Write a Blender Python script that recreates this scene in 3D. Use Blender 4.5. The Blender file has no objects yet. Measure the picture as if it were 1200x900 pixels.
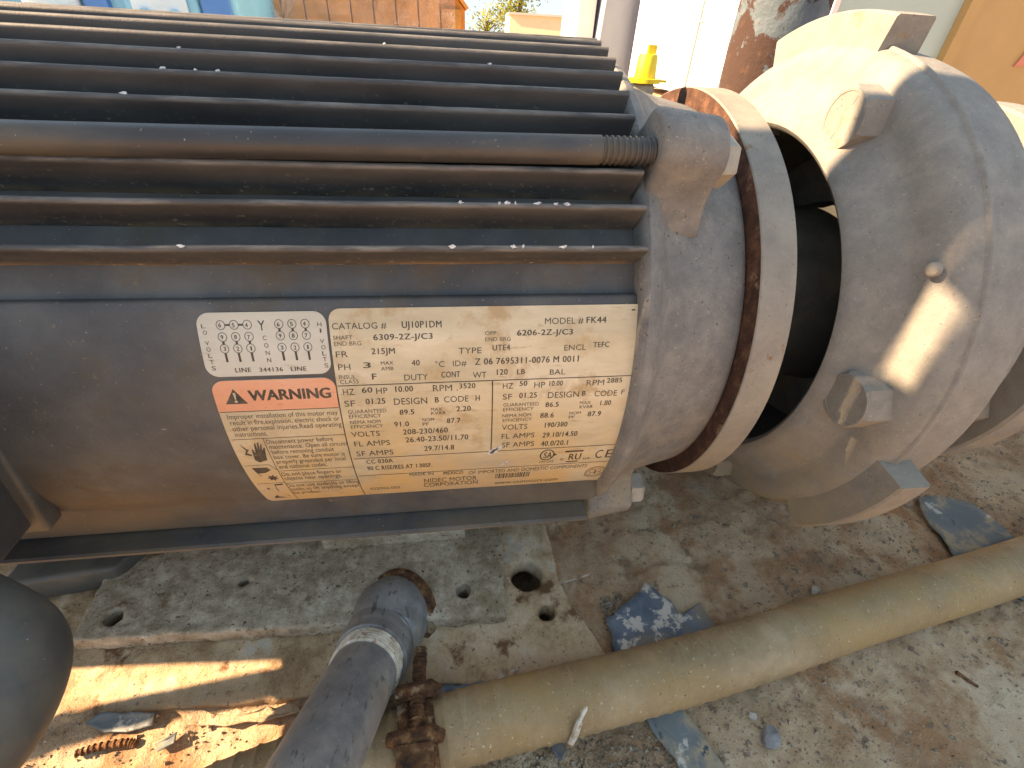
import bpy, bmesh, math, random
import numpy as np
from mathutils import Vector, Matrix
from math import sin, cos, pi, radians, atan2, hypot

# ------------------------------------------------------------------ camera, sky, sun, exposure
scene = bpy.context.scene
A = 0.155                                   # height of the motor shaft above the deck
CAM_LOC = Vector((-0.0061, -0.2756, 0.1364 + A))
YAW, PITCH, ROLL = -0.1646, 0.6401, 0.0619
_f = Vector((-sin(YAW)*cos(PITCH), cos(YAW)*cos(PITCH), -sin(PITCH)))
_r = Vector((cos(YAW), sin(YAW), 0.0))
_u = _r.cross(_f)
_r2 = _r*cos(ROLL) + _u*sin(ROLL)
_u2 = -_r*sin(ROLL) + _u*cos(ROLL)
cam = bpy.data.cameras.new('camera'); cam_o = bpy.data.objects.new('camera', cam)
scene.collection.objects.link(cam_o)
cam.sensor_width = 36.0; cam.lens = 548.0/1200.0*36.0
cam.clip_start = 0.01; cam.clip_end = 2000.0
cam_o.matrix_world = Matrix(((_r2.x, _u2.x, -_f.x, CAM_LOC.x), (_r2.y, _u2.y, -_f.y, CAM_LOC.y),
                             (_r2.z, _u2.z, -_f.z, CAM_LOC.z), (0, 0, 0, 1)))
scene.camera = cam_o
scene.render.resolution_x, scene.render.resolution_y = 1024, 768

SUN_DIR = Vector((-1.0, 0.072, 0.70)).normalized()     # towards the sun: from the left, almost along the shaft
world = bpy.data.worlds.new('World'); scene.world = world; world.use_nodes = True
wn = world.node_tree.nodes; wl = world.node_tree.links
sky = wn.new('ShaderNodeTexSky'); sky.sky_type = 'NISHITA'; sky.sun_disc = False
sky.sun_elevation = math.asin(SUN_DIR.z); sky.sun_rotation = atan2(SUN_DIR.x, SUN_DIR.y)
sky.air_density = 1.0; sky.dust_density = 0.5; sky.ozone_density = 1.0
gam = wn.new('ShaderNodeGamma'); gam.inputs['Gamma'].default_value = 0.16       # evens the whole dome to the clear blue the photograph shows
tin = wn.new('ShaderNodeMix'); tin.data_type = 'RGBA'; tin.blend_type = 'MULTIPLY'; tin.inputs[0].default_value = 1.0; tin.inputs[7].default_value = (.38, .64, 1.0, 1)
wl.new(sky.outputs['Color'], gam.inputs['Color']); wl.new(gam.outputs[0], tin.inputs[6]); wl.new(tin.outputs[2], wn['Background'].inputs['Color'])
wn['Background'].inputs['Strength'].default_value = 0.15
sun = bpy.data.lights.new('sun', 'SUN'); sun.energy = 2.0; sun.angle = radians(0.45); sun.color = (1.0, 0.90, 0.78)
sun_o = bpy.data.objects.new('sun', sun); scene.collection.objects.link(sun_o)
sun_o.rotation_euler = SUN_DIR.to_track_quat('Z', 'Y').to_euler()
vs = scene.view_settings
vs.view_transform = 'Standard'; vs.look = 'None'; vs.gamma = 1.0; vs.use_curve_mapping = False; vs.exposure = 3.2
vs.use_white_balance = True; vs.white_balance_temperature = 10800; vs.white_balance_tint = 20   # camera set for open shade

# ------------------------------------------------------------------ helpers
rnd = random.Random(7)
COL = scene.collection
def tag(o, label=None, cat=None, group=None, kind=None):
    if label: o['label'] = label
    if cat: o['category'] = cat
    if group: o['group'] = group
    if kind: o['kind'] = kind
    return o
def empty(name, loc, label, cat, group=None):
    o = bpy.data.objects.new(name, None); COL.objects.link(o); o.location = loc
    o.empty_display_size = 0.02
    return tag(o, label, cat, group)
def wloc(o):
    v = Vector((0, 0, 0))
    while o: v = v + o.location; o = o.parent
    return v
def link(o, parent):
    COL.objects.link(o)
    if parent is not None:
        o.parent = parent
        o.matrix_parent_inverse = Matrix.Translation(-wroot(parent))
    return o
def wroot(o):
    # meshes are written in world coordinates with their origin at 0, so only Empties shift their children
    while o.parent is not None: o = o.parent
    return Vector(o.location) if o.type == 'EMPTY' else Vector((0, 0, 0))
def mesh_obj(name, verts, faces, mat, parent=None, smooth=True, ang=35):
    me = bpy.data.meshes.new(name)
    me.from_pydata([tuple(v) for v in verts], [], faces); me.validate()
    bm = bmesh.new(); bm.from_mesh(me); bmesh.ops.recalc_face_normals(bm, faces=bm.faces); bm.to_mesh(me); bm.free()
    return finish(name, me, mat, parent, smooth, ang)
def finish(name, me, mat, parent=None, smooth=True, ang=35):
    if smooth:
        me.polygons.foreach_set('use_smooth', [True]*len(me.polygons))
        me.set_sharp_from_angle(angle=radians(ang))
    if mat: me.materials.append(mat)
    o = bpy.data.objects.new(name, me)
    if parent is not None and parent.type == 'EMPTY':
        COL.objects.link(o); o.parent = parent; o.matrix_parent_inverse = Matrix.Translation(-wroot(parent))
    elif parent is not None:
        COL.objects.link(o); o.parent = parent       # parent mesh has identity local transform
        o.matrix_parent_inverse = Matrix.Identity(4)
    else:
        COL.objects.link(o)
    return o
def from_bm(name, bm, mat, parent=None, smooth=True, ang=35):
    bmesh.ops.recalc_face_normals(bm, faces=bm.faces)
    me = bpy.data.meshes.new(name); bm.to_mesh(me); bm.free()
    return finish(name, me, mat, parent, smooth, ang)
def cyl(X, R, ph):                            # ph: angle from the top towards the photographer
    return (X, -R*sin(ph), A + R*cos(ph))
class MB:
    def __init__(s): s.v = []; s.f = []
    def add(s, vs, fs):
        n = len(s.v); s.v += [tuple(v) for v in vs]; s.f += [tuple(i+n for i in f) for f in fs]; return s
    def obj(s, name, mat, parent=None, smooth=True, ang=35): return mesh_obj(name, s.v, s.f, mat, parent, smooth, ang)
    def lathe(s, prof, p0=0.0, p1=2*pi, n=96, closed=None):
        full = abs(p1-p0-2*pi) < 1e-6
        m = len(prof); cnt = n if full else n+1
        vs = [cyl(X, R, p0+(p1-p0)*i/n) for i in range(cnt) for (X, R) in prof]
        fs = []
        for i in range(n):
            j = (i+1) % cnt
            for k in range(m-1):
                fs.append((i*m+k, i*m+k+1, j*m+k+1, j*m+k))
            if closed: fs.append((i*m+m-1, i*m, j*m, j*m+m-1))
        if closed and not full:
            fs.append(tuple(range(m))); fs.append(tuple((cnt-1)*m+k for k in reversed(range(m))))
        return s.add(vs, fs)
    def tube(s, pts, radii, n=24, caps=True):
        pts = [Vector(p) for p in pts]
        if not isinstance(radii, (list, tuple)): radii = [radii]*len(pts)
        t0 = (pts[1]-pts[0]).normalized(); up = Vector((0, 0, 1)) if abs(t0.z) < .9 else Vector((0, 1, 0))
        nrm = (up - t0*up.dot(t0)).normalized(); vs = []
        for i, p in enumerate(pts):
            t = (pts[min(i+1, len(pts)-1)]-pts[max(i-1, 0)]).normalized()
            nrm = (nrm - t*nrm.dot(t)).normalized(); b = t.cross(nrm)
            for k in range(n):
                a = 2*pi*k/n; vs.append(p + (nrm*cos(a)+b*sin(a))*radii[i])
        fs = [(i*n+k, i*n+(k+1) % n, (i+1)*n+(k+1) % n, (i+1)*n+k) for i in range(len(pts)-1) for k in range(n)]
        if caps: fs += [tuple(reversed(range(n))), tuple((len(pts)-1)*n+k for k in range(n))]
        return s.add(vs, fs)
    def box(s, x0, x1, y0, y1, z0, z1):
        vs = [(x, y, z) for z in (z0, z1) for y in (y0, y1) for x in (x0, x1)]
        return s.add(vs, [(0, 2, 3, 1), (4, 5, 7, 6), (0, 1, 5, 4), (2, 6, 7, 3), (0, 4, 6, 2), (1, 3, 7, 5)])
    def prism(s, poly, to3, d0, d1):
        n = len(poly)
        vs = [to3(p, d0) for p in poly] + [to3(p, d1) for p in poly]
        fs = [tuple(range(n)), tuple(reversed(range(n, 2*n)))] + [(i, n+i, n+(i+1) % n, (i+1) % n) for i in range(n)]
        return s.add(vs, fs)
def bevel(o, w, seg=2, ang=40):
    bm = bmesh.new(); bm.from_mesh(o.data)
    ed = [e for e in bm.edges if len(e.link_faces) == 2 and e.calc_face_angle(0) > radians(ang)]
    bmesh.ops.bevel(bm, geom=ed, offset=w, segments=seg, profile=0.5, affect='EDGES', clamp_overlap=True)
    bmesh.ops.recalc_face_normals(bm, faces=bm.faces)
    bm.to_mesh(o.data); bm.free()
    o.data.polygons.foreach_set('use_smooth', [True]*len(o.data.polygons)); o.data.set_sharp_from_angle(angle=radians(50))
    return o
def cr(pts, n=8):                              # Catmull-Rom through points
    P = [Vector(p) for p in pts]; P = [P[0]*2-P[1]] + P + [P[-1]*2-P[-2]]; out = []
    for i in range(1, len(P)-2):
        for k in range(n):
            t = k/n
            out.append(.5*((2*P[i])+(P[i+1]-P[i-1])*t+(2*P[i-1]-5*P[i]+4*P[i+1]-P[i+2])*t*t+(3*P[i]-P[i-1]-3*P[i+1]+P[i+2])*t**3))
    out.append(P[-2]); return out
# smooth value noise for relief
_T = np.random.RandomState(3).rand(256, 256)
def vnoise(x, y):
    xi = np.floor(x).astype(int); yi = np.floor(y).astype(int); fx = x-xi; fy = y-yi
    fx = fx*fx*(3-2*fx); fy = fy*fy*(3-2*fy)
    g = lambda a, b: _T[a % 256, b % 256]
    return (g(xi, yi)*(1-fx)+g(xi+1, yi)*fx)*(1-fy)+(g(xi, yi+1)*(1-fx)+g(xi+1, yi+1)*fx)*fy
def fbm(x, y, o=4):
    s = 0; a = .5
    for i in range(o): s = s+a*vnoise(x*2**i+17*i, y*2**i+5*i); a *= .5
    return s

# ------------------------------------------------------------------ materials
def mat(name, stops, scale=40, detail=8, rough=(.6, .85), bumps=((300, .3, .001),), metallic=0.0, stretch=(1, 1, 1), layers=(), spec=.5, distort=0.0, nrough=.6):
    """stops: colour ramp over a world-space noise; layers: (scale, lo, hi, colour, rough[, stretch]) patches on top;
    every pattern is in metres on the thing itself"""
    m = bpy.data.materials.new(name); m.use_nodes = True
    nt = m.node_tree; N = nt.nodes; L = nt.links; B = N['Principled BSDF']
    geo = N.new('ShaderNodeNewGeometry')
    def vec(st):
        mp = N.new('ShaderNodeMapping'); mp.inputs['Scale'].default_value = st; L.new(geo.outputs['Position'], mp.inputs['Vector']); return mp.outputs[0]
    def noise(sc, dt=8, st=(1, 1, 1), dis=0.0, rg=nrough):
        n = N.new('ShaderNodeTexNoise'); n.inputs['Scale'].default_value = sc; n.inputs['Detail'].default_value = dt
        n.inputs['Roughness'].default_value = rg; n.inputs['Distortion'].default_value = dis
        L.new(vec(st), n.inputs['Vector']); return n.outputs['Fac']
    base = noise(scale, detail, stretch, distort)
    r = N.new('ShaderNodeValToRGB'); L.new(base, r.inputs[0])
    els = r.color_ramp.elements
    while len(els) < len(stops): els.new(.5)
    for e, (p, c) in zip(els, stops): e.position = p; e.color = (*c, 1)
    col = r.outputs[0]
    mr = N.new('ShaderNodeMapRange'); L.new(noise(scale*2.3, 5), mr.inputs[0]); mr.inputs[1].default_value = .3; mr.inputs[2].default_value = .7
    mr.inputs[3].default_value = rough[0]; mr.inputs[4].default_value = rough[1]; rg = mr.outputs[0]
    for i, ly in enumerate(layers):
        sc, lo, hi, c, ro = ly[:5]; st = ly[5] if len(ly) > 5 else (1, 1, 1)
        mk = N.new('ShaderNodeMapRange'); L.new(noise(sc, 10, st, .0, .65), mk.inputs[0])
        mk.inputs[1].default_value = lo; mk.inputs[2].default_value = hi; fac = mk.outputs[0]
        if len(ly) > 6:                       # dust settles on faces that look upwards / dust or painted bounce low down, etc.
            fac2 = ly[6](N, L, geo); mu = N.new('ShaderNodeMath'); mu.operation = 'MULTIPLY'; L.new(fac, mu.inputs[0]); L.new(fac2, mu.inputs[1]); fac = mu.outputs[0]
        mx = N.new('ShaderNodeMix'); mx.data_type = 'RGBA'; L.new(fac, mx.inputs[0]); L.new(col, mx.inputs[6]); mx.inputs[7].default_value = (*c, 1); col = mx.outputs[2]
        m2 = N.new('ShaderNodeMix'); L.new(fac, m2.inputs[0]); L.new(rg, m2.inputs[2]); m2.inputs[3].default_value = ro; rg = m2.outputs[0]
    L.new(col, B.inputs['Base Color']); L.new(rg, B.inputs['Roughness'])
    B.inputs['Metallic'].default_value = metallic; B.inputs['Specular IOR Level'].default_value = spec
    prev = None
    for b in bumps:
        sc, st, dist = b[:3]; bst = b[3] if len(b) > 3 else (1, 1, 1)
        bp = N.new('ShaderNodeBump'); bp.inputs['Strength'].default_value = st; bp.inputs['Distance'].default_value = dist
        L.new(noise(sc, 5, bst), bp.inputs['Height'])
        if prev: L.new(prev, bp.inputs['Normal'])
        prev = bp.outputs[0]
    if prev: L.new(prev, B.inputs['Normal'])
    return m
def upward(lo, hi):
    def f(N, L, geo):
        sx = N.new('ShaderNodeSeparateXYZ'); L.new(geo.outputs['Normal'], sx.inputs[0])
        k = N.new('ShaderNodeMapRange'); L.new(sx.outputs['Z'], k.inputs[0]); k.inputs[1].default_value = lo; k.inputs[2].default_value = hi
        return k.outputs[0]
    return f
def along(axis, lo, hi):
    def f(N, L, geo):
        sx = N.new('ShaderNodeSeparateXYZ'); L.new(geo.outputs['Position'], sx.inputs[0])
        k = N.new('ShaderNodeMapRange'); L.new(sx.outputs[axis], k.inputs[0]); k.inputs[1].default_value = lo; k.inputs[2].default_value = hi
        return k.outputs[0]
    return f
def radial(lo, hi):                            # distance from the shaft line
    def f(N, L, geo):
        mp = N.new('ShaderNodeVectorMath'); mp.operation = 'SUBTRACT'; mp.inputs[1].default_value = (0, 0, A); L.new(geo.outputs['Position'], mp.inputs[0])
        m2 = N.new('ShaderNodeVectorMath'); m2.operation = 'MULTIPLY'; m2.inputs[1].default_value = (0, 1, 1); L.new(mp.outputs[0], m2.inputs[0])
        ln = N.new('ShaderNodeVectorMath'); ln.operation = 'LENGTH'; L.new(m2.outputs[0], ln.inputs[0])
        k = N.new('ShaderNodeMapRange'); L.new(ln.outputs['Value'], k.inputs[0]); k.inputs[1].default_value = lo; k.inputs[2].default_value = hi
        return k.outputs[0]
    return f
DUST = (.36, .27, .16)
M = {}
M['paint'] = mat('dark_grey_paint', [(.36, (.050, .052, .055)), (.5, (.072, .073, .073)), (.64, (.105, .102, .096))], 26, rough=(.46, .66), bumps=((1100, .18, .0006), (160, .10, .001)),
    layers=((22, .42, .62, (.150, .112, .066), .8, (.35, 1, 1), along('Z', .190, .075)), (40, .52, .75, (.10, .078, .052), .85), (300, .64, .70, (.17, .13, .09), .85), (900, .66, .70, (.42, .36, .27), .9)))
M['fin'] = mat('dark_grey_fin_paint', [(.36, (.042, .043, .045)), (.64, (.088, .087, .085))], 45, rough=(.5, .7), bumps=((1100, .18, .0006), (200, .10, .0008)), stretch=(.3, 1, 1),
    layers=((90, .38, .60, (.24, .165, .095), .9, (.5, 1, 1), radial(.1262, .1218)), (420, .60, .66, (.42, .33, .22), .9, (1, 1, 1), radial(.134, .123)),
            (140, .64, .74, (.09, .08, .068), .8, (.5, 1, 1)), (260, .44, .62, (.17, .16, .145), .55, (.15, 1, 1), radial(.1362, .1373))))
M['rod'] = mat('through_bolt_paint', [(.36, (.030, .031, .033)), (.64, (.062, .062, .062))], 40, rough=(.36, .5), bumps=((1100, .12, .0005),), stretch=(.3, 1, 1), layers=((40, .52, .72, (.10, .085, .06), .7, (.3, 1, 1)), (700, .66, .70, (.3, .26, .2), .8)))
M['cast'] = mat('dusty_cast_grey', [(.34, (.185, .180, .166)), (.5, (.225, .217, .196)), (.66, (.275, .262, .228))], 90, 12, rough=(.72, .92), bumps=((1500, .5, .0008), (480, .25, .0009)), nrough=.72,
    layers=((14, .40, .60, (.37, .265, .145), .95, (1, 1, 1), along('Z', .19, .03)), (700, .63, .68, (.12, .11, .095), .9), (900, .62, .68, (.40, .37, .31), .9), (28, .66, .74, (.27, .17, .09), .95)))
M['bracket'] = mat('end_bracket_grey', [(.34, (.125, .125, .122)), (.5, (.172, .170, .160)), (.66, (.235, .226, .20))], 80, 12, rough=(.5, .8), bumps=((1500, .45, .0007), (420, .25, .0008)), nrough=.72,
    layers=((20, .40, .60, (.34, .245, .135), .95, (1, 1, 1), along('Z', .16, .03)), (800, .62, .68, (.40, .35, .27), .9), (500, .62, .67, (.06, .057, .055), .8)))
M['ring'] = mat('machined_flange_grey', [(.36, (.19, .172, .148)), (.64, (.29, .26, .21))], 36, 12, rough=(.48, .7), bumps=((900, .15, .0005, (1, .2, .2)), (1500, .15, .0004)), nrough=.7,
    layers=((14, .40, .60, (.35, .25, .135), .95, (1, 1, 1), along('Z', .15, .03)), (90, .62, .70, (.22, .11, .05), .9), (700, .63, .68, (.10, .09, .08), .8), (900, .64, .68, (.42, .38, .31), .9)))
M['rust'] = mat('rust', [(.34, (.045, .018, .010)), (.5, (.15, .058, .021)), (.66, (.34, .165, .065))], 180, 10, rough=(.85, .97), bumps=((900, .8, .002), (260, .5, .003)),
    layers=((90, .56, .64, (.38, .28, .17), .95),))
M['rust_edge'] = mat('rusty_flange_face', [(.34, (.045, .018, .011)), (.5, (.075, .030, .017)), (.66, (.15, .065, .034))], 140, 10, rough=(.8, .95), bumps=((700, .6, .0014),), layers=((60, .60, .68, (.3, .19, .12), .95),))
M['dirt'] = mat('dusty_deck', [(.38, (.40, .235, .130)), (.46, (.54, .345, .205)), (.53, (.64, .445, .280)), (.62, (.71, .55, .38))], 9, 14, rough=(.9, .98), bumps=((1400, .6, .002), (420, .6, .004), (110, .4, .007)), nrough=.74,
    layers=((16, .51, .60, (.46, .235, .115), .95), (34, .57, .66, (.38, .22, .13), .95), (110, .58, .64, (.26, .185, .13), .95), (14, .58, .72, (.60, .46, .32), .95), (800, .61, .66, (.60, .52, .42), .9), (600, .62, .66, (.09, .06, .045), .9)))
M['plate'] = mat('rusty_base_plate', [(.38, (.36, .22, .12)), (.46, (.53, .36, .21)), (.54, (.66, .49, .32)), (.62, (.77, .65, .48))], 30, 14, rough=(.85, .97), bumps=((1400, .6, .0018), (500, .5, .0025)), nrough=.74,
    layers=((30, .44, .58, (.30, .125, .045), .95, (1, 1, 1), along('Y', -.150, -.176)), (45, .57, .65, (.20, .09, .04), .95), (500, .60, .66, (.09, .07, .055), .9), (60, .60, .68, (.58, .53, .45), .95)))
M['foot'] = mat('encrusted_foot', [(.38, (.42, .325, .22)), (.46, (.58, .46, .33)), (.53, (.70, .58, .43)), (.61, (.82, .72, .56))], 90, 14, rough=(.88, .98), bumps=((1400, .7, .002), (500, .6, .003)), nrough=.78,
    layers=((18, .48, .64, (.36, .255, .145), .95), (420, .59, .65, (.09, .075, .06), .95), (50, .60, .68, (.26, .14, .065), .95), (600, .62, .67, (.66, .62, .53), .95)))
M['hose'] = mat('dusty_tan_hose', [(.34, (.21, .14, .072)), (.5, (.31, .215, .118)), (.66, (.41, .30, .18))], 26, 12, rough=(.55, .8), bumps=((900, .4, .001), (260, .2, .001)), nrough=.7,
    layers=((11, .46, .62, (.36, .23, .10), .9), (90, .60, .70, (.36, .28, .17), .9, (4, .5, .5)), (500, .62, .67, (.54, .44, .29), .9), (600, .63, .67, (.10, .075, .05), .9)))
M['galv'] = mat('galvanised_pipe', [(.36, (.17, .18, .185)), (.64, (.31, .32, .31))], 50, 10, rough=(.38, .62), metallic=.35, bumps=((900, .25, .0007), (120, .2, .0012)), nrough=.7,
    layers=((160, .58, .66, (.11, .11, .105), .7, (2, .6, .6)), (14, .50, .66, (.34, .285, .19), .9), (700, .63, .68, (.5, .45, .36), .9)))
M['tape'] = mat('white_thread_tape', [(.36, (.40, .33, .24)), (.64, (.66, .62, .53))], 200, rough=(.8, .9), bumps=((900, .4, .001),), layers=((150, .55, .62, (.28, .15, .07), .9),))
M['blue'] = mat('flaking_blue_paint', [(.36, (.070, .100, .135)), (.64, (.125, .165, .20))], 60, rough=(.45, .65), bumps=((400, .3, .0008),),
    layers=((24, .48, .62, (.24, .195, .14), .95), (75, .55, .59, (.52, .48, .41), .9), (300, .66, .70, (.08, .07, .06), .9)))
M['blue_dusty'] = mat('dusty_grey_blue_paint', [(.3, (.10, .13, .14)), (.7, (.17, .185, .175))], 40, rough=(.6, .8), bumps=((400, .3, .0008),),
    layers=((40, .52, .60, (.34, .27, .18), .95), (60, .60, .64, (.46, .43, .38), .9), (140, .63, .67, (.05, .07, .09), .9)))
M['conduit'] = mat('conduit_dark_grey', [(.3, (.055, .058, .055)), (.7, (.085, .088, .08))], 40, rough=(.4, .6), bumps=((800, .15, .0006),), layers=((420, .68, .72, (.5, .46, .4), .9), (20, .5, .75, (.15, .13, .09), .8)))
M['box'] = mat('conduit_box_grey', [(.3, (.045, .052, .058)), (.7, (.075, .082, .086))], 30, rough=(.4, .6), bumps=((800, .15, .0006),), layers=((30, .5, .7, (.14, .12, .09), .8),))
M['stone'] = mat('grey_stone', [(.3, (.13, .13, .135)), (.7, (.33, .32, .31))], 150, rough=(.85, .95), bumps=((400, .5, .002),))
M['stone2'] = mat('pale_stone', [(.3, (.40, .36, .30)), (.7, (.6, .56, .48))], 150, rough=(.85, .95), bumps=((400, .5, .002),))
M['black'] = mat('dark_void', [(.3, (.012, .011, .010)), (.7, (.03, .026, .022))], 60, rough=(.8, .95))
M['zinc'] = mat('zinc_nut', [(.3, (.30, .29, .25)), (.7, (.45, .43, .37))], 120, rough=(.4, .6), metallic=.3, bumps=((600, .2, .0006),), layers=((60, .55, .7, (.30, .23, .13), .9),))
M['plate_label'] = mat('aged_cream_label_bounce', [(.36, (.46, .375, .245)), (.5, (.56, .465, .315)), (.64, (.64, .55, .40))], 60, 6, rough=(.35, .5), bumps=((500, .06, .0003),), stretch=(.35, 1, 1),
    layers=((220, .60, .68, (.42, .31, .18), .6, (.25, 1, 1)), (30, .36, .56, (.66, .40, .15), .5, (1, 1, 1), along('Z', .180, .115)), (45, .55, .66, (.44, .30, .16), .5), (14, .46, .80, (.46, .38, .27), .6), (500, .71, .76, (.30, .18, .09), .6)))  # orange layer low down paints in warm ground bounce, along with some staining
M['plate_pale'] = mat('aged_pale_label', [(.25, (.44, .41, .33)), (.5, (.53, .495, .41)), (.8, (.60, .57, .49))], 60, 6, rough=(.35, .5), bumps=((500, .06, .0003),), stretch=(.35, 1, 1), layers=((220, .62, .70, (.46, .41, .32), .6, (.25, 1, 1)),))
M['plate_red'] = mat('faded_red_label', [(.25, (.66, .24, .13)), (.5, (.74, .32, .19)), (.8, (.78, .42, .28))], 60, 6, rough=(.35, .5), stretch=(.35, 1, 1), layers=((200, .62, .70, (.5, .17, .09), .6, (.3, 1, 1)),))
M['ink'] = mat('label_ink', [(.36, (.035, .028, .021)), (.64, (.10, .078, .055))], 400, rough=(.5, .6), bumps=())
M['yellow'] = mat('yellow_plastic', [(.3, (.72, .50, .02)), (.7, (.80, .60, .05))], 80, rough=(.4, .55), bumps=())
M['chip'] = mat('white_chip', [(.36, (.34, .34, .33)), (.64, (.66, .66, .64))], 700, rough=(.6, .8), bumps=())
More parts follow.
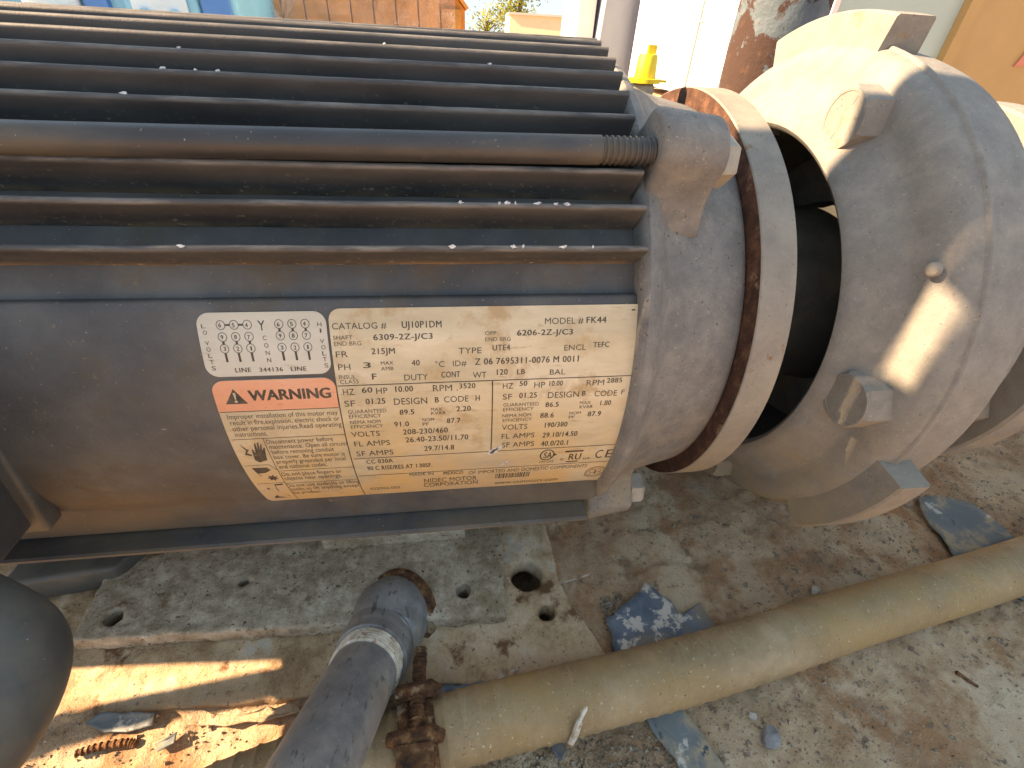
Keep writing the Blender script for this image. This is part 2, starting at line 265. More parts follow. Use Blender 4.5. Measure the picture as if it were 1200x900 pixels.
# lettering of the three plates: text, left and right end along the shaft (mm), angle of the base line, cap height (mm), weight
MAIN = [
    ('CATALOG #',-48.82,-29.04,1.2019,2.39,0), ('UJ10P1DM',-23.34,-8.49,1.2019,2.6,1), ('SHAFT',-48.86,-41.89,1.2329,1.51,0), ('END BRG',-48.76,-38.88,1.2518,1.64,0),
    ('6309-2Z-J/C3',-34.21,-12.1,1.2371,2.3,1), ('FR',-48.59,-44.15,1.2876,2.35,0), ('215JM',-35.37,-26.67,1.2808,2.36,1), ('PH',-48.32,-43.77,1.3292,2.44,0),
    ('3',-38.82,-36.25,1.3247,2.33,1), ('MAX',-32.29,-27.55,1.3162,1.51,0), ('AMB',-32.39,-27.73,1.3346,1.54,0), ('40',-20.58,-17.56,1.3216,2.35,1),
    ('°C',-11.53,-7.96,1.3289,2.38,0), ('ID#',-4.66,0.69,1.3278,2.39,0), ('Z 06 7695311-0076 M 0011',4.09,46.45,1.3253,2.7,1), ('TYPE',-2.27,6.69,1.2871,2.43,0),
    ('INSUL',-48.46,-42.21,1.3587,1.67,0), ('CLASS',-48.35,-41.37,1.3753,1.7,0), ('F',-36.09,-34.46,1.3639,2.54,1), ('DUTY',-23.86,-14.69,1.3712,2.58,0),
    ('CONT',-9.32,-1.97,1.3657,2.59,1), ('WT',3.16,8.63,1.3711,2.63,0), ('.HZ',-48.74,-43.59,1.4149,2.78,0), ('60',-40.61,-36.67,1.4091,2.4,1),
    ('HP',-35.2,-30.78,1.4146,2.68,0), ('10.00',-27.68,-20.87,1.4105,2.55,1), ('RPM .',-12.98,-2.97,1.4136,2.84,0), ('3520',-2.38,4.1,1.4068,2.33,1),
    ('SF',-48.11,-43.98,1.4574,2.79,0), ('01.25',-39.75,-32.22,1.4515,2.65,1), ('DESIGN',-28.82,-15.56,1.4581,3.03,0), ('B',-12.38,-10.93,1.4553,2.58,1),
    ('CODE',-8.8,1.29,1.4567,2.86,0), ('H',4.23,5.89,1.4551,2.61,1), ('GUARANTEED',-47.33,-32.19,1.4853,1.8,0), ('EFFICIENCY',-47.28,-34.6,1.5042,1.85,0),
    ('89.5',-26.99,-21.23,1.4984,2.56,1), ('MAX',-14.32,-9.77,1.4883,1.57,0), ('KVAR',-14.3,-8.26,1.5041,1.6,0), ('2.20',-3.8,2.13,1.4946,2.59,1),
    ('NEMA NOM',-47.31,-35.21,1.5278,1.77,0), ('EFFICIENCY',-47.39,-34.5,1.5473,1.82,0), ('91.0',-29.8,-23.84,1.547,2.6,1), ('NOM',-18.12,-13.29,1.5299,1.66,0),
    ('PF',-18.15,-15.6,1.5485,1.71,0), ('87.7',-7.95,-2.31,1.5423,2.61,1), ('VOLTS',-47.9,-36.3,1.584,2.88,0), ('208-230/460',-26.59,-7.82,1.5841,2.92,1),
    ('FL AMPS',-47.62,-32.69,1.6302,3.11,0), ('26.40-23.50/11.70',-25.99,0.95,1.6223,3.11,1), ('SF AMPS',-47.72,-31.98,1.6805,3.23,0),
    ('29.7/14.8',-18.46,-5.39,1.672,3.24,1), ('CC 030A',-44.49,-33.04,1.7271,2.95,1), ('90 C RISE/RES AT 1.00SF.',-44.87,-15.75,1.7702,3.25,1),
    ('MADE IN',-26.73,-15.61,1.8303,2.75,0), ('MEXICO',-10.83,-1.51,1.8357,3.08,1), ('OF IMPORTED AND DOMESTIC COMPONENTS',1.35,62.74,1.844,3.17,0),
    ('NIDEC MOTOR',-20.47,5.49,1.8956,4.57,0), ('CORPORATION',-21.04,6.15,1.9399,4.88,0), ('422702-002',-47.26,-32.52,1.9356,2.99,0), ('120',12.85,17.22,1.3624,2.5,1),
    ('LB',21.14,24.37,1.3628,2.26,1), ('BAL',34.69,41.24,1.3689,2.42,0), ('HZ',15.4,19.73,1.414,2.64,0), ('50',22.37,25.47,1.4057,2.37,1),
    ('HP',28.52,33.17,1.4148,2.66,0), ('10.00',34.95,40.6,1.4099,2.4,1), ('RPM',50.93,58.59,1.4142,2.7,0), ('2885',59.72,66.32,1.4063,2.29,1),
    ('SF',15.52,19.54,1.455,2.63,0), ('01.25',22.54,30,1.4521,2.63,1), ('DESIGN',34.81,48.45,1.4568,2.95,0), ('B',49.78,51.34,1.4528,2.4,1),
    ('CODE',55.32,65.36,1.4577,2.85,0), ('F',67.2,68.8,1.4535,2.43,0), ('GUARANTEED',15.92,31.3,1.4838,1.73,0), ('EFFICIENCY',15.99,29.19,1.5033,1.78,0),
    ('86.5',34.36,40.1,1.4932,2.51,1), ('MAX',49.46,54.41,1.4876,1.63,0), ('KVAR',49.73,55.67,1.5052,1.67,0), ('1.80',58.9,63.67,1.4957,2.55,1),
    ('NEMA NOM',15.79,28.35,1.5288,1.69,0), ('EFFICIENCY',16.06,28.97,1.5491,1.75,0), ('88.6',32.64,38.64,1.5386,2.67,1), ('NOM',45.65,50.77,1.5301,1.57,0),
    ('PF',45.66,48.36,1.548,1.62,0), ('87.9',54.2,60.25,1.5417,2.72,1), ('VOLTS',15.86,27.41,1.5859,3.01,0), ('190/380',35.37,45.71,1.584,2.87,1),
    ('FL AMPS',16.09,31.27,1.6298,3.06,0), ('29.10/14.50',35.16,51.53,1.6338,3.12,1), ('SF AMPS',16.55,31.82,1.6761,3.33,0), ('40.0/20.1',35.12,48.06,1.6805,3.4,1),
    ('191252',36.61,43.6,1.7896,1.81,0), ('c',46.92,48.82,1.7801,2.77,0), ('us',58.57,62.14,1.7798,2.04,0), ('C',64.55,68.14,1.7768,6.69,0),
    ('E',69.95,73.56,1.7772,6.72,0), ('www.usmotors.com',15.4,50.22,1.962,4.58,0), ('SA',37.95,41.95,1.7567,4.66,1), ('RU',51.11,57.12,1.7786,5.17,1),
    ('MODEL #',31.94,47.6,1.199,2.47,0), ('FK44',48.89,57.05,1.198,2.5,1), ('OPP',8.18,12.66,1.2296,1.58,0), ('END BRG',8.26,18.31,1.2492,1.6,0),
    ('6206-2Z-J/C3',20.86,43.39,1.2334,2.27,1), ('UTE4',11.11,18.06,1.2795,2.33,1), ('ENCL',40.18,49.28,1.286,2.39,0), ('TEFC',52.2,58.95,1.2781,2.27,1),
]
CONN = [
    ('Y',-74.71,-72.2,1.2009,3.77,0), ('C',-73.59,-72.28,1.2291,1.66,0), ('O',-73.52,-72.04,1.2518,1.68,0), ('N',-73.42,-72.06,1.2745,1.71,0),
    ('N',-73.35,-71.94,1.2973,1.74,0), ('LINE',-85.15,-79.7,1.3259,1.77,1), ('344136',-76.72,-68.42,1.3264,1.69,1), ('LINE',-65.48,-59.95,1.3269,1.7,1),
    ('L',-93.84,-92.43,1.1908,1.52,0), ('O',-93.63,-92.21,1.2092,1.53,0), ('V',-93.57,-92.14,1.2404,1.56,0), ('O',-93.49,-92.06,1.2594,1.58,0),
    ('L',-93.36,-91.92,1.2788,1.6,0), ('T',-93.32,-91.87,1.298,1.63,0), ('S',-93.13,-91.67,1.3172,1.65,0), ('H',-53.96,-52.45,1.1919,1.56,0),
    ('I',-53.33,-52.74,1.2107,1.58,0), ('V',-53.69,-52.17,1.2427,1.61,0), ('O',-53.47,-51.94,1.2616,1.63,0), ('L',-53.41,-51.88,1.2804,1.65,0),
    ('T',-53.49,-51.95,1.299,1.68,0), ('S',-53.29,-51.74,1.3188,1.7,0), ('6',-88.01,-87.14,1.1887,1.52,1), ('5',-83.46,-82.59,1.1895,1.53,1),
    ('4',-79,-78.12,1.1902,1.53,1), ('9',-87.92,-87.05,1.2241,1.55,1), ('8',-83.32,-82.44,1.224,1.56,1), ('7',-78.83,-77.94,1.2249,1.56,1),
    ('3',-87.7,-86.82,1.2583,1.59,1), ('2',-83.25,-82.35,1.2593,1.59,1), ('1',-78.61,-77.71,1.2592,1.6,1), ('6',-68.07,-67.17,1.1896,1.55,1),
    ('5',-63.44,-62.53,1.1893,1.55,1), ('4',-58.95,-58.04,1.1894,1.56,1), ('9',-67.92,-67.02,1.2235,1.57,1), ('8',-63.35,-62.43,1.2236,1.58,1),
    ('7',-58.79,-57.87,1.2242,1.59,1), ('3',-67.88,-66.97,1.2591,1.61,1), ('2',-63.28,-62.36,1.2601,1.62,1), ('1',-58.7,-57.78,1.2593,1.62,1),
]
WARN = [
    ('WARNING',-82.67,-52.63,1.4211,4.43,2), ('Improper installation of this motor may',-92.94,-51.4,1.4866,2.28,0),
    ('result in fire,explosion, electric shock or',-92.68,-51.13,1.5103,2.36,0), ('other personal injuries.Read operating',-92.72,-50.93,1.5347,2.44,0),
    ('instructions.',-92.66,-80.33,1.5589,2.53,0), ('Disconnect power before',-82.04,-55.72,1.5958,2.4,0), ('maintenance. Open all circuits',-81.74,-50.25,1.621,2.5,0),
    ('before removing conduit',-81.6,-56.45,1.646,2.62,0), ('box cover. Be sure motor is',-81.73,-52.61,1.6721,2.57,0),
    ('properly grounded per local',-81.63,-52.89,1.6983,2.71,0), ('and national codes.',-81.72,-61.37,1.7268,2.88,0),
    ('Do not place fingers or',-82.18,-56.45,1.7742,2.98,0), ('objects near openings.',-82.12,-57.17,1.8036,3.2,0),
    ('Do not use eyebolts or lifting',-83.03,-50.47,1.8585,3.42,0), ('hooks to lift anything except',-83.07,-51.18,1.8911,3.46,0),
    ('the product.',-83.31,-70.04,1.9243,3.5,0),
]
# ------------------------------------------------------------------ the ground: one sheet, finely shaped around the motor
def axis_grid(a, b, step, far):
    core = list(np.arange(a, b+1e-9, step)); lo, hi, d = [], [], step
    x = a
    while x > -far: d *= 1.35; x -= d; lo.append(x)
    x = b; d = step
    while x < far: d *= 1.35; x += d; hi.append(x)
    return np.array(lo[::-1]+core+hi)
def ground_h(x, y):
    near = np.exp(-((x-.1)/.9)**4-((y+.1)/.7)**4)
    h = (fbm(x*9+3, y*9, 3)-.45)*.012 + (fbm(x*60, y*60+9, 3)-.45)*.0060 + (fbm(x*240+5, y*240, 2)-.4)*.0034
    # dirt banked up where the deck meets the base plate; flaked, stepped crust near the camera at left
    crust = np.clip((fbm(x*22+40, y*34+8, 3)-.47)*18, 0, 1)*.0022
    s_ = lambda a, lo, hi: np.clip((a-lo)/(hi-lo), 0, 1)**2*(3-2*np.clip((a-lo)/(hi-lo), 0, 1))
    bank = .0098*s_(-x, -.02, .10)*s_(-y, .145, .160)*s_(x, -.40, -.33)     # dirt packed flush with the plate at the left
    pit = -.035*s_(x, -.30, -.25)*s_(-x, -.056, -.044)*s_(y, -.155, -.142)*s_(-y, .02, .06)   # hollow under the base plate
    return (h+crust)*near - .001 + bank + pit
gx = axis_grid(-.34, .60, .0024, 260); gy = axis_grid(-.34, .06, .0024, 400)
GX, GY = np.meshgrid(gx, gy); GZ = ground_h(GX, GY)
nx, ny = len(gx), len(gy)
gv = np.stack([GX.ravel(), GY.ravel(), GZ.ravel()], 1)
ii, jj = np.meshgrid(np.arange(nx-1), np.arange(ny-1)); a0 = (jj*nx+ii).ravel()
gf = np.stack([a0, a0+1, a0+nx+1, a0+nx], 1)
me = bpy.data.meshes.new('ground'); me.from_pydata(gv.tolist(), [], gf.tolist())
ground = finish('ground', me, M['dirt'], None, True, 80); tag(ground, kind='structure')
def gz(x, y): return float(ground_h(np.array([x]), np.array([y]))[0])

# ------------------------------------------------------------------ base plate (rusty steel, with bolt holes) and motor
def cut_holes(o, holes, z0, z1):
    """real holes through a plate, from (x, y, r) triples"""
    mb = MB()
    for (x, y, r) in holes:
        n = 28; vs = [(x+r*cos(2*pi*k/n), y+r*sin(2*pi*k/n), z) for z in (z0, z1) for k in range(n)]
        mb.add(vs, [tuple(reversed(range(n))), tuple(range(n, 2*n))]+[(k, (k+1) % n, n+(k+1) % n, n+k) for k in range(n)])
    c = mb.obj('cutter', None); md = o.modifiers.new('b', 'BOOLEAN'); md.object = c; md.operation = 'DIFFERENCE'; md.solver = 'EXACT'
    dg = bpy.context.evaluated_depsgraph_get(); dg.update(); me = bpy.data.meshes.new_from_object(o.evaluated_get(dg))
    o.modifiers.clear(); old = o.data; o.data = me; bpy.data.meshes.remove(old)
    cm = c.data; bpy.data.objects.remove(c); bpy.data.meshes.remove(cm)
    o.data.polygons.foreach_set('use_smooth', [True]*len(o.data.polygons)); o.data.set_sharp_from_angle(angle=radians(35))
def rough_poly(poly, step, amp, seed):
    out = []; r = random.Random(seed)
    for i in range(len(poly)):
        a = Vector(poly[i]); b = Vector(poly[(i+1) % len(poly)]); n = max(1, int((b-a).length/step))
        for k in range(n):
            p = a.lerp(b, k/n); out.append((p.x+r.uniform(-amp, amp), p.y+r.uniform(-amp, amp)))
    return out
def crust(o, vox, amps, seed=0, zonly=False):
    md = o.modifiers.new('r', 'REMESH'); md.mode = 'VOXEL'; md.voxel_size = vox
    dg = bpy.context.evaluated_depsgraph_get(); dg.update(); me = bpy.data.meshes.new_from_object(o.evaluated_get(dg))
    o.modifiers.clear(); old = o.data; mts = list(old.materials); o.data = me; bpy.data.meshes.remove(old)
    n = len(me.vertices); co = np.zeros(n*3); no = np.zeros(n*3); me.vertices.foreach_get('co', co); me.vertices.foreach_get('normal', no)
    co = co.reshape(-1, 3); no = no.reshape(-1, 3); d = 0
    for (f_, a_) in amps: d = d+(fbm(co[:, 0]*f_+co[:, 2]*f_*.7+seed, co[:, 1]*f_-co[:, 2]*f_*.6, 3)-.45)*a_
    co = co+no*d[:, None]; me.vertices.foreach_set('co', co.ravel()); me.update()
    if not me.materials:
        for m in mts: me.materials.append(m)
    me.polygons.foreach_set('use_smooth', [True]*len(me.polygons))
bp_poly = rough_poly([(-.40, -.158), (-.20, -.1645), (-.0176, -.1680), (.049, -.1768), (.0842, -.1775), (.0605, -.1228), (.056, -.02), (.05, .14), (-.40, .14)], .006, .0009, 5)
base_plate = empty('base_plate', (-.15, -.02, 0), 'flat rusty steel base plate bolted beneath the motor foot', 'plate')
bpl = MB().prism(bp_poly, lambda p, d: (p[0], p[1], d), -.004, .0105).obj('plate', M['plate'], base_plate, True, 30)
cut_holes(bpl, [(.0476, -.1353, .0050), (.0385, -.1105, .0105), (-.0026, -.1229, .0060), (-.1966, -.1195, .0070), (-.1328, -.1045, .0060)], -.02, .03)
crust(bpl, .0019, ((40, .0022), (160, .0020), (420, .0012)), 3)
# blue paint curling away from the plate's front edge
for (x0, x1, y0, k) in [(-.022, .010, -.1712, 1), (.012, .050, -.1772, 2), (.052, .082, -.1812, 3)]:
    r = random.Random(k); n = 12; vs = []
    for i in range(n+1):
        x = x0+(x1-x0)*i/n; j = r.uniform(-.0012, .0012); yy = y0-(x-x0)*.10
        vs += [(x, yy+.0035+j, .0095+r.uniform(-.001, .0015)), (x, yy-.0005+j, .0065+r.uniform(-.001, .001)), (x, yy-.0045+j, .0030+r.uniform(-.001, .001))]
    fs = [(i*3+q, i*3+q+1, i*3+4+q, i*3+3+q) for i in range(n) for q in (0, 1)]
    o = mesh_obj('paint_curl', vs, fs, M['blue'], base_plate)
    md = o.modifiers.new('s', 'SOLIDIFY'); md.thickness = .0007

motor = empty('electric_motor', (-.1, 0, .012), 'dark grey finned electric motor with cream nameplate, mounted beside the pump', 'motor')
XE = .0687; XL = -.262; XP = -.262
FR = .121
# frame and smooth label panel
frame = MB().lathe([(XL, .001), (XL, .06), (XL, FR), (XE+.004, FR), (XE+.004, .10)], n=160).obj('frame', M['paint'], motor)
panel = []
for ph in np.linspace(1.118, 1.98, 30): panel.append((-.125*sin(ph), .125*cos(ph)))
panel += [(-.1146, -.052), (-.1143, -.060), (-.1142, -.0672), (-.110, -.0685), (-.100, -.069)]
panel = [(-.1208*sin(1.104), .1208*cos(1.104)), (-.1222*sin(1.106), .1222*cos(1.106)), (-.1243*sin(1.110), .1243*cos(1.110))]+panel
vs = []; xs = [XP, XE-.003, XE+.0015, XE+.0033, XE+.0040, XE+.0040]
for i, x in enumerate(xs):
    k = [0, 0, .0004, .0014, .0028, .012][i]
    for (y, z) in panel:
        L_ = hypot(y, z); vs.append((x, y*(L_-k)/L_, A+z*(L_-k)/L_))
m_ = len(panel)
fs = [(i*m_+k, i*m_+k+1, (i+1)*m_+k+1, (i+1)*m_+k) for i in range(len(xs)-1) for k in range(m_-1)]
mesh_obj('label_panel', vs, fs, M['paint'], motor, True, 50)
# the rail under the panel: a flat rib that stands out at the bottom
o = MB().prism([(-.105, -.0688), (-.1238, -.0690), (-.1250, -.0697), (-.1252, -.0709), (-.1242, -.0717), (-.105, -.0722)], lambda p, d: (d, p[0], A+p[1]), XP, XE-.004).obj('frame_rail', M['paint'], motor, True, 20)
# cooling fins, each a rib of its own
def fin_mesh():
    w0, w1, rt = .0024, .00125, .1374
    prof = [(-w0, .1200), (-w0*.95, .1235), (-w1, .1345), (-w1, .1362), (-w1*.75, .1370), (-w1*.3, .1374), (w1*.3, .1374), (w1*.75, .1370), (w1, .1362), (w1, .1345), (w0*.95, .1235), (w0, .1200)]
    n = 46; vs = []; r = random.Random(2)
    for i in range(n+1):
        x = XL+(XE-XL)*i/n; j = 0 if i in (0, n) else r.uniform(-.00012, .00012)
        vs += [(x, t+j, rr) for (t, rr) in prof]
    m = len(prof); fs = [(i*m+k, i*m+k+1, (i+1)*m+k+1, (i+1)*m+k) for i in range(n) for k in range(m-1)]
    fs += [tuple(range(m)), tuple(n*m+k for k in reversed(range(m)))]
    me = bpy.data.meshes.new('cooling_fin'); me.from_pydata(vs, [], fs)
    bm = bmesh.new(); bm.from_mesh(me); bmesh.ops.recalc_face_normals(bm, faces=bm.faces); bm.to_mesh(me); bm.free()
    me.polygons.foreach_set('use_smooth', [True]*len(me.polygons)); me.set_sharp_from_angle(angle=radians(40)); me.materials.append(M['fin'])
    return me
fm = fin_mesh()
fin_angles = [-1.04+.1*i for i in range(0, 12)] + [.1165, .2111, .3084, .4003, .4966, .593, .684, .7742, .8762, .9886]
fin_angles = sorted(set(round(a, 4) for a in fin_angles if not (.09 < a < .115)))
for a in fin_angles:
    o = bpy.data.objects.new('cooling_fin', fm); COL.objects.link(o); o.parent = motor
    o.matrix_parent_inverse = Matrix.Translation(-Vector(motor.location))
    o.location = (0, 0, A); o.rotation_euler = (a, 0, 0)
# white paint chips on the fin edges
def chips(ph, xs):
    host = min((o for o in motor.children if o.name.startswith('cooling_fin')), key=lambda o: abs(o.rotation_euler.x-ph))
    for i, x in enumerate(xs):
        r = random.Random(int(ph*1000)+i); n = 12; w = r.uniform(.0004, .0015); vs = []
        for k in range(n):
            a = 2*pi*k/n; vs.append((x+w*cos(a)*r.uniform(.35, 1.2), .0006+.0007*sin(a)*r.uniform(.3, 1.2), .13745))
        me = bpy.data.meshes.new('paint_chip'); me.from_pydata(vs, [], [tuple(range(n))]); me.materials.append(M['chip'])
        o = bpy.data.objects.new('paint_chip', me); COL.objects.link(o); o.parent = host
        md = o.modifiers.new('s', 'SOLIDIFY'); md.thickness = .0003; md.offset = 0
for ph, xs in ((.8762, [0, .0135, .0165, .0194, .0274, .0340, .0380]), (.9886, [-.0913, -.0036, .0182, .0216, .0363, .0474]), (.4966, [-.1015, -.0910, -.0835]), (.4003, [-.0990, .0141]), (.3084, [-.0271]), (.593, [-.111])): chips(ph, xs)
# end bracket with its bolt lugs
brk = MB().lathe([(XE+.0012, .085), (XE+.0012, .1250), (XE+.0022, .1292), (XE+.0042, .1306), (XE+.0075, .1300), (XE+.0105, .1272), (XE+.0135, .1235), (.0870, .1196), (.1000, .1160), (.1150, .1128), (.1235, .1112), (.1258, .1104), (.1268, .1088), (.1268, .06)], n=144).obj('end_bracket', M['bracket'], motor, True, 45)
def lug(ph, rc, rr, x0, x1):
    # teardrop outline in the plane across the shaft, blended down onto the bracket
    pts = []
    for k in range(15):
        a = -.38*pi+ (pi*.76+pi*.24)*0 + k/14*(.76*pi)     # round top
        pts.append((rr*sin(a), rc+rr*cos(a)))
    w = rr*1.0
    pts = pts + [(rr*1.00, rc-.004), (rr*1.22, rc-.012), (rr*1.9, .116), (rr*1.9, .108), (-rr*1.9, .108), (-rr*1.9, .116), (-rr*1.22, rc-.012), (-rr*1.00, rc-.004)]
    def to3(p, d):
        t, r_ = p; k = 1.0 if d < x0+.004 else .94
        y0, z0 = t, r_ if d < x0+.02 else (r_-.108)*.90+.108
        return (d, -(z0*sin(ph)+y0*cos(ph)), A+z0*cos(ph)-y0*sin(ph))
    mb = MB(); n = len(pts); ds = [x0, x1]
    mb.prism(pts, to3, x0, x1)
    o = mb.obj('bolt_lug', M['bracket'], brk); bevel(o, .0028, 4, 35); return o
LUGS = [(.700, .1385), (2.30, .1330), (-.700, .1385)]
for (ph, rc) in LUGS:
    lug(ph, rc, .0130 if ph < 2 else .0100, XE+.0030, .1000)
    # through bolt: plain shank, thread, washer-faced nut
    cx_, cz_ = rc+.0015, ph+.030
    ctr = lambda X: Vector(cyl(X, cx_, cz_))
    rod = MB().tube([Vector(cyl(XL-.004 if ph < 2 else XE-.03, cx_, cz_+(.022 if ph < 2 else 0))), ctr(XE-.018)], .0050, 28).obj('through_bolt', M['rod'], motor)
    tp, tr = [], []
    n_t = 11
    for i in range(n_t):
        x = XE-.018+.0022*i
        for dx, rr in ((0, .0050), (.0005, .0050), (.0011, .0043), (.0017, .0043)): tp.append(ctr(x+dx)); tr.append(rr)
    MB().tube(tp, tr, 28).obj('thread', M['rod'], rod, True, 25)
    hx = MB(); n = 6
    pc = Vector(cyl(.0, rc*.945, ph)); pc.x = 0
    vs = []
    for (x, rr) in ((.0995, .0100), (.1060, .0100), (.1080, .0088)):
        for k in range(6): vs.append((x, pc.y+rr*cos(k*pi/3+.3), pc.z+rr*sin(k*pi/3+.3)))
    fs = [(i*6+k, i*6+(k+1) % 6, (i+1)*6+(k+1) % 6, (i+1)*6+k) for i in range(2) for k in range(6)]+[tuple(range(12, 18)), tuple(reversed(range(6)))]
    hx.add(vs, fs).obj('hex_nut', M['zinc'], rod, True, 20)
# fan cover at the far end
MB().lathe([(XL-.001, .128), (XL-.050, .128), (XL-.062, .116), (XL-.066, .090), (XL-.066, 0.001)], n=96).obj('fan_cover', M['paint'], motor)
# mounting foot: encrusted plate with bolt holes, on a web under the frame
fp = rough_poly([(-.2127, -.1306), (.0221, -.1400), (.0262, -.050), (-.2175, -.050)], .005, .0005, 9)
foot = MB().prism(fp, lambda p, d: (p[0], p[1], d), .0100, .0212).obj('foot', M['foot'], motor)
bevel(foot, .0016, 2, 50)
cut_holes(foot, [(-.0026, -.1229, .0044), (-.1966, -.1195, .0050), (-.1328, -.1045, .0030)], -.01, .05)
crust(foot, .0014, ((60, .0020), (220, .0018), (520, .0012)), 9)
MB().box(-.09, .0, -.086, -.0785, .0190, .085).obj('foot_web', M['foot'], motor)
o = MB().prism([(-.262, -.100), (-.205, -.094), (-.196, -.078), (-.205, -.066), (-.262, -.062)], lambda p, d: (p[0], p[1], d), .0107, .030).obj('foot_clip', M['conduit'], motor); bevel(o, .003, 2)
# grease fitting with yellow cap
gp = Vector((.104, .014, A+.1085))
gb = MB(); n = 6
vs = [(gp.x+r_*cos(k*pi/3+.4), gp.y+r_*sin(k*pi/3+.4), gp.z+z) for (z, r_) in ((0, .0062), (.0095, .0062), (.0105, .0055)) for k in range(6)]
gf_ = gb.add(vs, [(i*6+k, i*6+(k+1) % 6, (i+1)*6+(k+1) % 6, (i+1)*6+k) for i in range(2) for k in range(6)]+[tuple(range(12, 18))]).obj('grease_fitting', M['zinc'], motor, True, 20)
cap = MB().tube([gp+Vector((0, 0, z)) for z in (.0106, .0108, .0128, .0129, .0145, .0225, .0235, .0236)], [.004, .0086, .0086, .0058, .0056, .0050, .0043, .002], 24)
cap.box(gp.x-.0008, gp.x+.0036, gp.y-.0012, gp.y+.0012, gp.z+.0236, gp.z+.0275)
cap.box(gp.x+.0086, gp.x+.0125, gp.y-.001, gp.y+.001, gp.z+.0112, gp.z+.0124)
cap.obj('cap', M['yellow'], gf_, True, 40)
# conduit box on the side of the frame
bx = MB().prism([(-.150, .110), (-.150, .200), (-.116, .203), (-.116, .1105)], lambda p, d: (d+(p[1]-.11)*.12, p[0]-.05*(p[0] < -.14), p[1]), -.248, -.187).obj('conduit_box', M['box'], motor)
bevel(bx, .003, 3)
g_ = MB().prism([(-.1265, .1065), (-.1265, .206), (-.117, .206), (-.117, .1065)], lambda p, d: (d+(p[1]-.11)*.12, p[0], p[1]), -.253, -.1815).obj('box_flange', M['conduit'], bx); bevel(g_, .002, 3)

# ------------------------------------------------------------------ nameplates and their printing
def wrap(X, ph, R): return cyl(X, R, ph)
def fixx(X, ph):                               # keep columns plumb where the plate rolls under
    if ph > 1.4: X = X*73.2/(73.2+(ph-1.4)*8.6) if X > 0 else X*95/(95+(ph-1.4)*3.0)
    return X
def round_rect(x0, x1, p0, p1, r, R=.125):
    s = r/R; out = []
    for (cx, cp, a0) in ((x1-r, p0+s, 0), (x1-r, p1-s, 1), (x0+r, p1-s, 2), (x0+r, p0+s, 3)):
        for k in range(7):
            a = -pi/2+a0*pi/2+k/6*pi/2
            out.append((cx+r*cos(a), cp+s*sin(a)))
    return out
def plate(name, x0, x1, p0, p1, r, R, mat_, parent, corners=(1, 1, 1, 1)):
    """a thin rounded sheet rolled onto the panel"""
    mb = MB(); n = 40; rows = []
    for i in range(n+1):
        t = i/n; t = .5-.5*cos(pi*t) if True else t
        p = p0+(p1-p0)*t; d0 = (p-p0)*.125; d1 = (p1-p)*.125
        def ins(on0, on1):
            if on0 and d0 < r: return r-math.sqrt(max(0, r*r-(r-d0)**2))
            if on1 and d1 < r: return r-math.sqrt(max(0, r*r-(r-d1)**2))
            return 0
        rows.append((p, x0+ins(corners[0], corners[3]), x1-ins(corners[1], corners[2])))
    vs = []
    for (p, a, b) in rows: vs += [cyl(a, R, p), cyl(b, R, p), cyl(a, R-.0006, p), cyl(b, R-.0006, p)]
    fs = []
    for i in range(n):
        k = i*4; fs += [(k, k+1, k+5, k+4), (k, k+4, k+6, k+2), (k+1, k+3, k+7, k+5)]
    fs += [(0, 2, 3, 1), (n*4, n*4+1, n*4+3, n*4+2)]
    return mb.add(vs, fs).obj(name, mat_, parent, True, 40)
def clean(me_):
    return me_
_font_cache = {}
def glyphs(text, weight):
    key = (text, weight)
    if key in _font_cache: return _font_cache[key]
    cu = bpy.data.curves.new('t', 'FONT'); cu.body = text; cu.resolution_u = 3; cu.fill_mode = 'FRONT'
    cu.offset = (0.0, 0.0, .012)[weight]; cu.space_character = 1.08 if weight == 1 else 1.02
    o = bpy.data.objects.new('t', cu); COL.objects.link(o)
    dg = bpy.context.evaluated_depsgraph_get(); dg.update(); me_ = bpy.data.meshes.new_from_object(o.evaluated_get(dg))
    v = np.array([p.co[:2] for p in me_.vertices]); f = [tuple(p.vertices) for p in me_.polygons]
    bpy.data.objects.remove(o); bpy.data.curves.remove(cu); bpy.data.meshes.remove(me_)
    _font_cache[key] = (v, f); return v, f
CAP = .70                                       # cap height of the built-in face at size 1
def print_text(mb, table, R):
    for (t, x0, x1, ph, h, w) in table:
        v, f = glyphs(t, w)
        if len(v) == 0: continue
        x0, x1 = fixx(x0, ph)/1000, fixx(x1, ph)/1000
        if t == '1': x0, x1 = x0+(x1-x0)*.30, x1-(x1-x0)*.30
        lo, hi = v[:, 0].min(), v[:, 0].max(); sx = (x1-x0)/max(hi-lo, 1e-6); sy = h/1000/CAP
        for q in ((0,), (-.022, .022), (-.03, .03))[w]:   # heavy faces are struck twice, slightly apart
            mb.add([wrap(x0+(a-lo+q)*sx, ph-(b+q*.25)*sy/.125, R+q*.0002) for a, b in v], f)
def stroke(mb, pts, w, R, closed=False):
    """a printed line: pts are (mm along shaft, angle)"""
    P = [Vector((fixx(x, p)/1000, p*.125)) for x, p in pts]
    if closed: P.append(P[0])
    for a, b in zip(P[:-1], P[1:]):
        d = b-a
        if d.length < 1e-7: continue
        n_ = Vector((-d.y, d.x)).normalized()*w/2; seg = max(1, int(d.length/.004)); e = d.normalized()*w*.3
        a2, b2 = a-e, b+e; vs = []
        for i in range(seg+1):
            p = a2.lerp(b2, i/seg)
            for q in (p+n_, p-n_): vs.append(wrap(q.x, q.y/.125, R))
        mb.add(vs, [(2*i, 2*i+1, 2*i+3, 2*i+2) for i in range(seg)])
